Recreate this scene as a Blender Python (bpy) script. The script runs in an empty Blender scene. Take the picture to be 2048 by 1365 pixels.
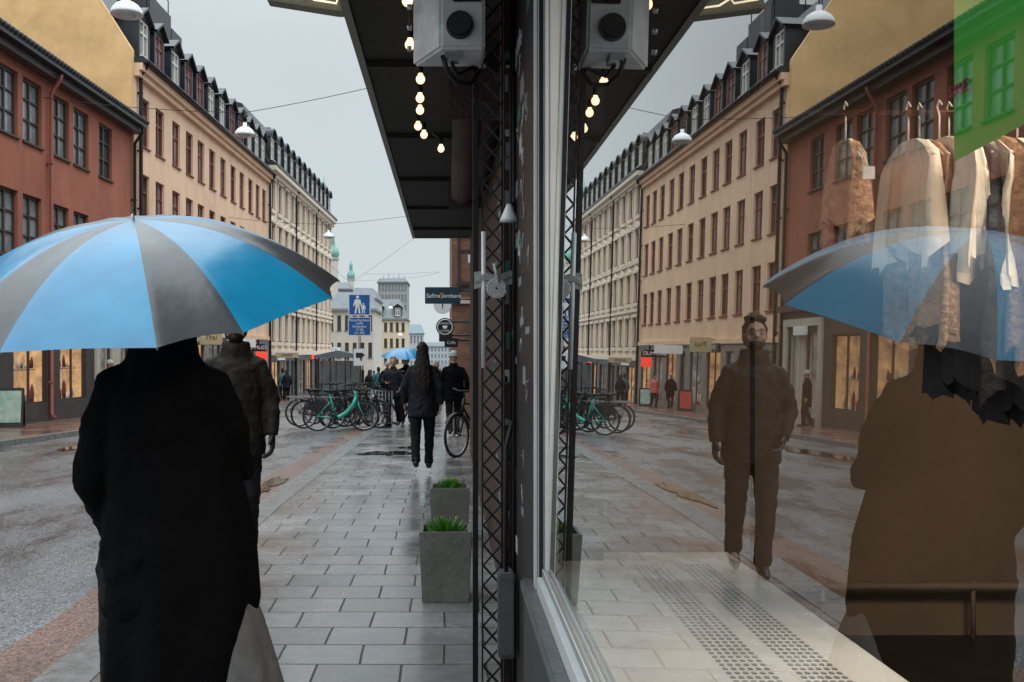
import bpy, bmesh, math, random
from mathutils import Vector, Matrix, Euler
random.seed(7)
F=1990.0; CH=1.55
def P(x,y,d): return Vector(((x-895)/F*d, d, CH-(y-704)/F*d))
_g=[(-60,0),(10,0),(19,-.2),(24,-.32),(30,-.44),(54,-1.1),(80,-1.75),(120,-2.3),(200,-2.6),(3000,-2.6)]
def g(y):
    if y<=_g[0][0]: return 0
    for (a,b),(c,d) in zip(_g,_g[1:]):
        if y<=c: return b+(d-b)*(y-a)/(c-a)
    return _g[-1][1]
def XF(d): return -11.8+.03*d
coll=bpy.context.scene.collection
# ------------------------------------------------------------ materials
_m={}
def mat(name,c,rough=.6,var=.18,ns=4,bump=.15,bs=40,metal=0,spec=.5,streak=False,c2=None,emit=0,coat=0,rvar=0):
    if name in _m: return _m[name]
    m=bpy.data.materials.new(name); m.use_nodes=True; nt=m.node_tree; N=nt.nodes; L=nt.links
    b=N['Principled BSDF']; tc=N.new('ShaderNodeTexCoord'); mp=N.new('ShaderNodeMapping'); L.new(tc.outputs['Object'],mp.inputs[0])
    if streak: mp.inputs['Scale'].default_value=(1.0,1.0,.45)
    n=N.new('ShaderNodeTexNoise'); n.inputs['Scale'].default_value=ns; n.inputs['Detail'].default_value=8; n.inputs['Roughness'].default_value=.68
    L.new(mp.outputs[0],n.inputs['Vector'])
    r=N.new('ShaderNodeValToRGB'); L.new(n.outputs['Fac'],r.inputs[0])
    r.color_ramp.elements[0].position=.3; r.color_ramp.elements[1].position=.7
    lo=c2 if c2 else tuple(x*(1-var) for x in c); hi=tuple(min(1,x*(1+var*.6)) for x in c) if not c2 else c
    r.color_ramp.elements[0].color=(*lo,1); r.color_ramp.elements[1].color=(*hi,1)
    L.new(r.outputs[0],b.inputs['Base Color'])
    b.inputs['Roughness'].default_value=rough; b.inputs['Metallic'].default_value=metal
    b.inputs['Specular IOR Level'].default_value=spec; b.inputs['Coat Weight'].default_value=coat
    if rvar:
        mr=N.new('ShaderNodeMapRange'); mr.inputs['To Min'].default_value=rough-rvar; mr.inputs['To Max'].default_value=rough+rvar
        mr.inputs['From Min'].default_value=.35; mr.inputs['From Max'].default_value=.65
        L.new(n.outputs['Fac'],mr.inputs[0]); L.new(mr.outputs[0],b.inputs['Roughness'])
    if bump:
        n2=N.new('ShaderNodeTexNoise'); n2.inputs['Scale'].default_value=bs; n2.inputs['Detail'].default_value=4; L.new(tc.outputs['Object'],n2.inputs['Vector'])
        bp=N.new('ShaderNodeBump'); bp.inputs['Strength'].default_value=bump; bp.inputs['Distance'].default_value=.02
        L.new(n2.outputs['Fac'],bp.inputs['Height']); L.new(bp.outputs[0],b.inputs['Normal'])
    if emit:
        L.new(r.outputs[0],b.inputs['Emission Color']); b.inputs['Emission Strength'].default_value=emit
    _m[name]=m; return m
red=mat('red_plaster',(.36,.12,.075),.85,.28,1.0,.15,30,streak=True)
redp=mat('red_painted_metal',(.32,.10,.07),.5,.15,3,.05,30)
cream=mat('cream_plaster',(.80,.55,.38),.85,.17,1.0,.10,30,streak=True)
ochre=mat('ochre_plaster',(.76,.48,.22),.9,.25,.7,.25,12)
beige=mat('beige_plaster',(.70,.57,.44),.85,.15,1.6,.15,30,streak=True)
trimm=mat('stone_trim',(.74,.65,.54),.8,.15,6,.1,30)
stone=mat('grey_shop_stone',(.24,.23,.21),.6,.3,2,.2,20)
darkst=mat('dark_shop_panel',(.06,.057,.055),.45,.3,3,.1,20)
brownw=mat('brown_stained_wall',(.085,.04,.025),.7,.6,9,.3,20,c2=(.012,.01,.01))
roofm=mat('black_roof_metal',(.035,.04,.048),.4,.35,1.5,.1,6,metal=.3)
roofg=mat('grey_roof_metal',(.13,.15,.17),.45,.3,1.5,.1,6)
iron=mat('black_iron',(.014,.014,.015),.40,.4,20,.25,60,metal=.4)
ironr=mat('rusty_iron',(.06,.028,.018),.7,.6,12,.5,40,c2=(.015,.012,.012))
alu=mat('aluminium',(.42,.44,.45),.38,.12,6,.05,60,metal=.6)
aluw=mat('pale_aluminium',(.72,.74,.74),.4,.1,6,.05,60,metal=.1)
rubber=mat('black_rubber',(.015,.015,.015),.6,.2)
steel=mat('steel',(.4,.41,.42),.3,.1,metal=.9,bump=0)
copper=mat('verdigris_copper',(.20,.42,.37),.7,.25,3)
winred=mat('red_window_frame',(.20,.055,.04),.5,.15)
windark=mat('dark_window_frame',(.06,.045,.04),.5,.15)
winwhite=mat('white_window_frame',(.68,.66,.61),.5,.1)
creamdoor=mat('cream_door_surround',(.50,.46,.38),.5,.15)
concrete=mat('planter_concrete',(.17,.165,.145),.75,.35,5,.35,30,rvar=.15)
blackc=mat('black_coat_cloth',(.004,.004,.005),.9,.5,8,.4,25,spec=.1)
navy=mat('navy_cloth',(.009,.012,.017),.75,.4,8,.5,20,spec=.3)
browncl=mat('dark_brown_jacket',(.022,.017,.013),.75,.5,9,.6,18,spec=.25)
trous=mat('black_trousers',(.010,.010,.012),.8,.4,8,.4,25,spec=.2)
grtrous=mat('grey_trousers',(.016,.017,.020),.8,.3,8,.4,25,spec=.2)
greyskirt=mat('grey_skirt_cloth',(.17,.175,.18),.8,.5,5,.4,20)
teal=mat('teal_jacket',(.03,.13,.16),.7,.2)
pink=mat('pink_jacket',(.65,.17,.17),.7,.15)
skin=mat('skin',(.46,.26,.19),.55,.15,14,.05)
hairm=mat('dark_hair',(.014,.008,.006),.55,.5,60,.6,90,spec=.3)
hairb=mat('blond_hair',(.36,.24,.13),.5,.4,60,.6,90)
wool=mat('pale_wool',(.42,.41,.40),.9,.2,30,.5,80)
shoe=mat('black_leather',(.012,.012,.012),.4,.3)
white=mat('white_enamel',(.80,.81,.81),.3,.06,3,.03)
signblue=mat('sign_blue',(.005,.10,.36),.35,.12,3,0)
signwhite=mat('sign_white',(.82,.83,.84),.4,.05,3,0)
signdark=mat('sign_dark_teal',(.008,.04,.065),.35,.15,3,0)
signblack=mat('sign_black',(.012,.012,.013),.35,.2,3,0)
orange=mat('orange_paint',(.75,.28,.03),.4,.1,3,0)
dullred=mat('dull_red_print',(.25,.03,.02),.6,.1,3,0)
neonred=mat('red_lit_sign',(.9,.06,.03),.4,.1,3,0,emit=.8)
greenbike=mat('mint_paint',(.02,.42,.31),.35,.1,6,.03,coat=.4)
leafm=mat('leaf_green',(.08,.27,.025),.5,.5,30,.1)
yellow=mat('flower_yellow',(.75,.55,.03),.5,.1)
interior=mat('brown_interior_wall',(.26,.18,.12),.8,.3,.9,.08)
floorin=mat('dark_interior_floor',(.03,.024,.02),.5,.3,2)
shelfm=mat('pale_window_ledge',(.84,.83,.80),.5,.06,2,.05)
holem=mat('grille_slot_dark',(.26,.255,.245),.8,.1)
warm=mat('lit_shop_display',(.72,.44,.22),.5,.8,1.8,.0,c2=(.14,.08,.05),emit=.75)
coold=mat('cool_shop_display',(.36,.35,.32),.5,.8,2.4,.0,c2=(.05,.05,.05),emit=.5)
canopym=mat('canopy_underside',(.018,.015,.011),.7,.6,3,.4,14,c2=(.006,.006,.005))
olive=mat('olive_metal_trim',(.14,.13,.085),.4,.2,4,.1,metal=.3)
bluecl=mat('blue_cloth',(.02,.09,.28),.8,.3,10,.4)
darkcl=mat('dark_frilled_cloth',(.02,.018,.022),.8,.4,12,.6,30)
creamcl=mat('cream_cloth',(.84,.75,.62),.85,.14,8,.4,20)
tancl=mat('tan_lace_cloth',(.55,.36,.21),.85,.5,45,.6,60,c2=(.22,.12,.07))
whitecl=mat('white_cloth',(.88,.85,.80),.85,.08,8,.4,20)
greencl=mat('green_poster',(.012,.24,.015),.5,.3,2,.0,emit=.22)  # unlit sheet; emission added to brighten it behind the glass
brick=None
def glassy(name,c,rough=.05):
    m=mat(name,c,rough,.5,1.1,.02,3,spec=1.0); return m
pane=glassy('window_pane',(.06,.075,.08),.04)
panel=glassy('window_pane_light',(.26,.29,.30),.08)
def bulbmat():
    m=bpy.data.materials.new('lit_bulb'); m.use_nodes=True; nt=m.node_tree; b=nt.nodes['Principled BSDF']
    lw=nt.nodes.new('ShaderNodeLayerWeight'); lw.inputs[0].default_value=.35
    r=nt.nodes.new('ShaderNodeValToRGB'); r.color_ramp.elements[0].color=(1,.82,.5,1); r.color_ramp.elements[1].color=(.9,.33,.06,1)
    nt.links.new(lw.outputs['Facing'],r.inputs[0]); nt.links.new(r.outputs[0],b.inputs['Emission Color']); b.inputs['Emission Strength'].default_value=2.2
    b.inputs['Base Color'].default_value=(.8,.6,.3,1); return m
bulbm=bulbmat()
def neonm():
    m=bpy.data.materials.new('neon_tube'); m.use_nodes=True; b=m.node_tree.nodes['Principled BSDF']
    b.inputs['Emission Color'].default_value=(1,.8,.45,1); b.inputs['Emission Strength'].default_value=1.3; return m
neonmat=neonm()
def umbm(name,c,c2,cw):
    m=bpy.data.materials.new(name); m.use_nodes=True; nt=m.node_tree; N=nt.nodes; L=nt.links; b=N['Principled BSDF']
    tc=N.new('ShaderNodeTexCoord'); n=N.new('ShaderNodeTexNoise'); n.inputs['Scale'].default_value=5; L.new(tc.outputs['Object'],n.inputs['Vector'])
    r=N.new('ShaderNodeValToRGB'); r.color_ramp.elements[0].color=(*c2,1); r.color_ramp.elements[1].color=(*c,1); r.color_ramp.elements[0].position=.35;r.color_ramp.elements[1].position=.65
    L.new(n.outputs['Fac'],r.inputs[0]); L.new(r.outputs[0],b.inputs['Base Color'])
    b.inputs['Roughness'].default_value=.34; b.inputs['Coat Weight'].default_value=cw; b.inputs['Coat Roughness'].default_value=.28
    n2=N.new('ShaderNodeTexNoise'); n2.inputs['Scale'].default_value=9; n2.inputs['Detail'].default_value=3; L.new(tc.outputs['Object'],n2.inputs['Vector'])
    bp=N.new('ShaderNodeBump'); bp.inputs['Strength'].default_value=.15; bp.inputs['Distance'].default_value=.02; L.new(n2.outputs['Fac'],bp.inputs['Height']); L.new(bp.outputs[0],b.inputs['Normal']); L.new(bp.outputs[0],b.inputs['Coat Normal'])
    tr=N.new('ShaderNodeBsdfTranslucent'); L.new(r.outputs[0],tr.inputs[0]); mx=N.new('ShaderNodeMixShader'); mx.inputs[0].default_value=.18
    L.new(b.outputs[0],mx.inputs[1]); L.new(tr.outputs[0],mx.inputs[2]); L.new(mx.outputs[0],N['Material Output'].inputs[0])
    return m
umblue=umbm('umbrella_blue',(.006,.34,.66),(.004,.25,.52),.9); umgrey=umbm('umbrella_grey',(.075,.085,.098),(.055,.065,.078),.8)
def brickmat(name,c1,c2,mo,w,h,mort,rough,wet=False,bumpd=.01,sc=1,vert=False):
    m=bpy.data.materials.new(name); m.use_nodes=True; nt=m.node_tree; N=nt.nodes; L=nt.links; b=N['Principled BSDF']
    tc=N.new('ShaderNodeTexCoord'); mp=N.new('ShaderNodeMapping'); L.new(tc.outputs['Object'],mp.inputs[0])
    if vert: mp.inputs['Rotation'].default_value=(math.pi/2,0,0)
    nz=N.new('ShaderNodeTexNoise'); nz.inputs['Scale'].default_value=1.3; L.new(mp.outputs[0],nz.inputs['Vector'])
    vm=N.new('ShaderNodeVectorMath'); vm.operation='SCALE'; vm.inputs['Scale'].default_value=.03 if not vert else .0
    L.new(nz.outputs['Color'],vm.inputs[0]); va=N.new('ShaderNodeVectorMath'); L.new(mp.outputs[0],va.inputs[0]); L.new(vm.outputs[0],va.inputs[1])
    bt=N.new('ShaderNodeTexBrick'); L.new(va.outputs[0],bt.inputs['Vector']); bt.inputs['Scale'].default_value=sc
    bt.inputs['Brick Width'].default_value=w; bt.inputs['Row Height'].default_value=h; bt.inputs['Mortar Size'].default_value=mort; bt.inputs['Mortar Smooth'].default_value=.4
    bt.inputs['Color1'].default_value=(*c1,1); bt.inputs['Color2'].default_value=(*c2,1); bt.inputs['Mortar'].default_value=(*mo,1)
    n=N.new('ShaderNodeTexNoise'); n.inputs['Scale'].default_value=1.1; n.inputs['Detail'].default_value=9; n.inputs['Roughness'].default_value=.75; L.new(tc.outputs['Object'],n.inputs['Vector'])
    mr=N.new('ShaderNodeMapRange'); mr.inputs['From Min'].default_value=.35; mr.inputs['From Max'].default_value=.65; mr.inputs['To Min'].default_value=.6; mr.inputs['To Max'].default_value=1.2
    L.new(n.outputs['Fac'],mr.inputs[0])
    mu=N.new('ShaderNodeMixRGB'); mu.blend_type='MULTIPLY'; mu.inputs[0].default_value=1; L.new(bt.outputs['Color'],mu.inputs[1]); L.new(mr.outputs[0],mu.inputs[2])
    col=mu.outputs[0]
    if wet:
        n4=N.new('ShaderNodeTexNoise'); n4.inputs['Scale'].default_value=.5; n4.inputs['Detail'].default_value=7; L.new(tc.outputs['Object'],n4.inputs['Vector'])
        rr=N.new('ShaderNodeValToRGB'); rr.color_ramp.elements[0].position=.52; rr.color_ramp.elements[1].position=.78; L.new(n4.outputs['Fac'],rr.inputs[0])
        m4=N.new('ShaderNodeMixRGB'); m4.blend_type='MULTIPLY'; m4.inputs[2].default_value=(1.0,.72,.60,1); L.new(rr.outputs[0],m4.inputs[0]); L.new(col,m4.inputs[1]); col=m4.outputs[0]
    L.new(col,b.inputs['Base Color'])
    n3=N.new('ShaderNodeTexNoise'); n3.inputs['Scale'].default_value=90; L.new(tc.outputs['Object'],n3.inputs['Vector'])
    ad=N.new('ShaderNodeMath'); ad.operation='MULTIPLY_ADD'; L.new(n3.outputs['Fac'],ad.inputs[0]); ad.inputs[1].default_value=.16 if wet else .2
    inv=N.new('ShaderNodeMath'); inv.operation='SUBTRACT'; inv.inputs[0].default_value=1; L.new(bt.outputs['Fac'],inv.inputs[1]); L.new(inv.outputs[0],ad.inputs[2])
    n5=N.new('ShaderNodeTexNoise'); n5.inputs['Scale'].default_value=2.6; n5.inputs['Detail'].default_value=2; L.new(tc.outputs['Object'],n5.inputs['Vector'])
    a5=N.new('ShaderNodeMath'); a5.operation='MULTIPLY_ADD'; L.new(n5.outputs['Fac'],a5.inputs[0]); a5.inputs[1].default_value=1.0; L.new(ad.outputs[0],a5.inputs[2])
    bp=N.new('ShaderNodeBump'); bp.inputs['Strength'].default_value=.8; bp.inputs['Distance'].default_value=bumpd; L.new(a5.outputs[0],bp.inputs['Height']); L.new(bp.outputs[0],b.inputs['Normal'])
    if wet:
        m2=N.new('ShaderNodeMapRange'); m2.inputs['From Min'].default_value=.38; m2.inputs['From Max'].default_value=.62; m2.inputs['To Min'].default_value=.10; m2.inputs['To Max'].default_value=.34
        L.new(n.outputs['Fac'],m2.inputs[0]); m3=N.new('ShaderNodeMath'); m3.operation='MULTIPLY_ADD'; L.new(bt.outputs['Fac'],m3.inputs[0]); m3.inputs[1].default_value=.3; L.new(m2.outputs[0],m3.inputs[2]); L.new(m3.outputs[0],b.inputs['Roughness'])
        sp=N.new('ShaderNodeMath'); sp.operation='MULTIPLY_ADD'; L.new(bt.outputs['Fac'],sp.inputs[0]); sp.inputs[1].default_value=-.4; sp.inputs[2].default_value=.8; L.new(sp.outputs[0],b.inputs['Specular IOR Level'])
    else: b.inputs['Roughness'].default_value=rough
    return m
paving=brickmat('wet_paving_slabs',(.26,.25,.243),(.175,.168,.163),(.035,.03,.026),.42,.33,.0065,.3,wet=True,bumpd=.006)
leftpav=brickmat('wet_red_brick_paving',(.22,.115,.09),(.17,.095,.08),(.05,.035,.03),.24,.12,.005,.3,wet=True,bumpd=.003)
brick=brickmat('orange_brick_wall',(.36,.15,.08),(.26,.10,.055),(.25,.21,.18),.25,.08,.012,.85,vert=True)
def asphalt(name,base,wetlo,wethi,puddle=True):
    m=bpy.data.materials.new(name); m.use_nodes=True; nt=m.node_tree; N=nt.nodes; L=nt.links; b=N['Principled BSDF']
    tc=N.new('ShaderNodeTexCoord'); mp=N.new('ShaderNodeMapping'); mp.inputs['Scale'].default_value=(1,.33,1); L.new(tc.outputs['Object'],mp.inputs[0])
    n=N.new('ShaderNodeTexNoise'); n.inputs['Scale'].default_value=.9; n.inputs['Detail'].default_value=9; n.inputs['Roughness'].default_value=.68; L.new(mp.outputs[0],n.inputs['Vector'])
    v=N.new('ShaderNodeTexVoronoi'); v.inputs['Scale'].default_value=75; L.new(tc.outputs['Object'],v.inputs['Vector'])
    r=N.new('ShaderNodeValToRGB'); L.new(v.outputs['Color'],r.inputs[0]); e=r.color_ramp.elements
    e[0].color=(*[x*.6 for x in base],1); e[0].position=.2; e[1].position=.95; e[1].color=(*[x*3.0 for x in base],1)
    mr=N.new('ShaderNodeMapRange'); mr.inputs['From Min'].default_value=.35; mr.inputs['From Max'].default_value=.65; mr.inputs['To Min'].default_value=.55; mr.inputs['To Max'].default_value=1.3; L.new(n.outputs['Fac'],mr.inputs[0])
    mu=N.new('ShaderNodeMixRGB'); mu.blend_type='MULTIPLY'; mu.inputs[0].default_value=1; L.new(r.outputs[0],mu.inputs[1]); L.new(mr.outputs[0],mu.inputs[2]); L.new(mu.outputs[0],b.inputs['Base Color'])
    m2=N.new('ShaderNodeMapRange'); m2.inputs['From Min'].default_value=.37; m2.inputs['From Max'].default_value=.54; m2.inputs['To Min'].default_value=wetlo; m2.inputs['To Max'].default_value=wethi; L.new(n.outputs['Fac'],m2.inputs[0]); L.new(m2.outputs[0],b.inputs['Roughness'])
    b.inputs['Specular IOR Level'].default_value=.7
    m3=N.new('ShaderNodeMapRange'); m3.inputs['From Min'].default_value=.36; m3.inputs['From Max'].default_value=.48; m3.inputs['To Min'].default_value=.04; m3.inputs['To Max'].default_value=.5; L.new(n.outputs['Fac'],m3.inputs[0])
    bp=N.new('ShaderNodeBump'); bp.inputs['Distance'].default_value=.008; L.new(m3.outputs[0],bp.inputs['Strength']); L.new(v.outputs['Distance'],bp.inputs['Height']); L.new(bp.outputs[0],b.inputs['Normal'])
    return m
asph=asphalt('wet_asphalt',(.090,.092,.096),.08,.38)
gutter=asphalt('brown_gutter_grit',(.10,.055,.04),.1,.5)
kerbm=mat('granite_kerb',(.19,.185,.18),.32,.35,9,.3,60,rvar=.12)
def puddlemat():
    m=bpy.data.materials.new('puddle_water'); m.use_nodes=True; b=m.node_tree.nodes['Principled BSDF']; b.inputs['Base Color'].default_value=(.035,.028,.024,1); b.inputs['Roughness'].default_value=.04; b.inputs['Specular IOR Level'].default_value=.6
    nt=m.node_tree; n=nt.nodes.new('ShaderNodeTexNoise'); n.inputs['Scale'].default_value=14; bp=nt.nodes.new('ShaderNodeBump'); bp.inputs['Strength'].default_value=.1; bp.inputs['Distance'].default_value=.01; nt.links.new(n.outputs['Fac'],bp.inputs['Height']); nt.links.new(bp.outputs[0],b.inputs['Normal']); return m
puddlem=puddlemat()
def glassmat():
    m=bpy.data.materials.new('shop_window_glass'); m.use_nodes=True; nt=m.node_tree; N=nt.nodes; L=nt.links
    N.remove(N['Principled BSDF'])
    t=N.new('ShaderNodeBsdfTransparent'); t.inputs[0].default_value=(.95,.97,.96,1)
    gl=N.new('ShaderNodeBsdfGlossy'); gl.inputs['Roughness'].default_value=0; gl.inputs[0].default_value=(.97,.98,.97,1)
    lw=N.new('ShaderNodeLayerWeight'); lw.inputs[0].default_value=.5
    pw=N.new('ShaderNodeMath'); pw.operation='POWER'; pw.inputs[1].default_value=2.1; L.new(lw.outputs['Facing'],pw.inputs[0])
    ma=N.new('ShaderNodeMath'); ma.operation='MULTIPLY_ADD'; ma.use_clamp=True; ma.inputs[1].default_value=.98; ma.inputs[2].default_value=.05
    L.new(pw.outputs[0],ma.inputs[0]); mx=N.new('ShaderNodeMixShader'); L.new(ma.outputs[0],mx.inputs[0]); L.new(t.outputs[0],mx.inputs[1]); L.new(gl.outputs[0],mx.inputs[2]); L.new(mx.outputs[0],N['Material Output'].inputs[0]); return m
glassm=glassmat()
# ------------------------------------------------------------ builder
class MB:
    def __init__(s): s.v=[]; s.f=[]; s.m=[]; s.sm=[]
    def add(s,vs,fs,mi=0,sm=False):
        o=len(s.v); s.v+= [tuple(v) for v in vs]; s.f+=[tuple(i+o for i in f) for f in fs]; s.m+=[mi]*len(fs); s.sm+=[sm]*len(fs); return s
    def box(s,a,b,mi=0):
        x0,y0,z0=a;x1,y1,z1=b
        return s.add([(x0,y0,z0),(x1,y0,z0),(x1,y1,z0),(x0,y1,z0),(x0,y0,z1),(x1,y0,z1),(x1,y1,z1),(x0,y1,z1)],[(0,3,2,1),(4,5,6,7),(0,1,5,4),(1,2,6,5),(2,3,7,6),(3,0,4,7)],mi)
    def loft(s,rings,seg=20,mi=0,fold=0,k=7,sm=True,cap=True):
        vs=[];n=len(rings)
        for j,(z,cx,cy,rx,ry) in enumerate(rings):
            t=j/(n-1)
            for i in range(seg):
                a=2*math.pi*i/seg; q=1+fold*t*math.sin(k*a+.6*math.sin(3*a)+t)
                vs.append((cx+rx*q*math.cos(a),cy+ry*q*math.sin(a),z))
        fs=[(j*seg+i,j*seg+(i+1)%seg,(j+1)*seg+(i+1)%seg,(j+1)*seg+i) for j in range(n-1) for i in range(seg)]
        if cap: fs+=[tuple(range(seg)),tuple(reversed(range((n-1)*seg,n*seg)))]
        return s.add(vs,fs,mi,sm)
    def tube(s,pts,rad,seg=8,mi=0,closed=False,sm=True):
        pts=[Vector(p) for p in pts]; n=len(pts)
        if not isinstance(rad,(list,tuple)): rad=[rad]*n
        vs=[];pa=None
        for i,p in enumerate(pts):
            if closed: d=pts[(i+1)%n]-pts[i-1]
            else: d=(pts[min(i+1,n-1)]-pts[max(i-1,0)])
            d.normalize()
            if pa is None:
                u=d.orthogonal().normalized()
            else:
                u=(pa-d*pa.dot(d)); u=u.normalized() if u.length>1e-6 else d.orthogonal().normalized()
            pa=u; w=d.cross(u)
            for k in range(seg):
                a=2*math.pi*k/seg; vs.append(p+(u*math.cos(a)+w*math.sin(a))*rad[i])
        m=n if closed else n-1
        fs=[(i*seg+k,i*seg+(k+1)%seg,((i+1)%n)*seg+(k+1)%seg,((i+1)%n)*seg+k) for i in range(m) for k in range(seg)]
        if not closed: fs+=[tuple(reversed(range(seg))),tuple(range((n-1)*seg,n*seg))]
        return s.add(vs,fs,mi,sm)
    def ball(s,c,r,seg=14,rg=10,mi=0,z0=-1,z1=1):
        if not isinstance(r,(tuple,list)): r=(r,r,r)
        a0=math.asin(z0);a1=math.asin(z1);rings=[]
        for j in range(rg+1):
            a=a0+(a1-a0)*j/rg; q=max(.02,math.cos(a)); rings.append((c[2]+r[2]*math.sin(a),c[0],c[1],r[0]*q,r[1]*q))
        return s.loft(rings,seg,mi)
    def build(s,name,mats,parent=None,loc=None,rot=None,bevel=0):
        me=bpy.data.meshes.new(name); me.from_pydata(s.v,[],s.f)
        if not isinstance(mats,(list,tuple)): mats=[mats]
        for m in mats: me.materials.append(m)
        for p,mi,sm in zip(me.polygons,s.m,s.sm): p.material_index=mi; p.use_smooth=sm
        bm=bmesh.new(); bm.from_mesh(me); bmesh.ops.recalc_face_normals(bm,faces=bm.faces)
        if bevel:
            es=[e for e in bm.edges if len(e.link_faces)==2 and e.calc_face_angle(0)>.6]
            bmesh.ops.bevel(bm,geom=es,offset=bevel,segments=2,affect='EDGES',clamp_overlap=True)
        bm.to_mesh(me); bm.free(); me.update()
        return inst(name,me,parent,loc,rot)
def inst(name,me,parent=None,loc=None,rot=None):
    o=bpy.data.objects.new(name,me); coll.objects.link(o)
    if parent: o.parent=parent
    if loc is not None: o.location=loc
    if rot is not None: o.rotation_euler=rot
    return o
def tag(o,label,cat,group=None):
    o['label']=label;o['category']=cat
    if group:o['group']=group
    return o
def root(name,label,cat,loc=(0,0,0),rot=(0,0,0),group=None):
    o=inst(name,None,None,loc,rot); o.empty_display_size=.1; return tag(o,label,cat,group)
def copytree(o,loc,rot=None,parent=None,label=None,scale=None):
    c=o.copy(); coll.objects.link(c)
    if parent is not None: c.parent=parent
    if loc is not None: c.location=loc
    if rot is not None: c.rotation_euler=rot
    if scale: c.scale=(scale,)*3
    if label: c['label']=label
    for ch in o.children:
        copytree(ch,None,None,c)
    return c
def bake(o,vox,disp=0,sm=2,ns=.09):
    r=o.modifiers.new('r','REMESH'); r.mode='VOXEL'; r.voxel_size=vox; r.use_smooth_shade=True
    s=o.modifiers.new('s','SMOOTH'); s.iterations=sm; s.factor=.5
    if disp:
        t=bpy.data.textures.new('t','CLOUDS'); t.noise_scale=ns; d=o.modifiers.new('d','DISPLACE'); d.texture=t; d.strength=disp; d.mid_level=.5
    bpy.context.view_layer.update()
    dg=bpy.context.evaluated_depsgraph_get(); me=bpy.data.meshes.new_from_object(o.evaluated_get(dg)); o.modifiers.clear(); o.data=me
    for p in me.polygons:p.use_smooth=True
def text(body,size,m,parent,loc,rot=(math.pi/2,0,0),name='lettering',ext=.002,align='CENTER',sx=1):
    c=bpy.data.curves.new(name,'FONT'); c.body=body; c.size=size; c.align_x=align; c.align_y='CENTER'; c.extrude=ext
    o=bpy.data.objects.new(name,c); coll.objects.link(o); bpy.context.view_layer.update()
    me=bpy.data.meshes.new_from_object(o.evaluated_get(bpy.context.evaluated_depsgraph_get())); bpy.data.objects.remove(o)
    me.materials.clear(); me.materials.append(m)
    t=inst(name,me,parent,loc,rot); t.scale=(sx,1,1); return t
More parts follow.
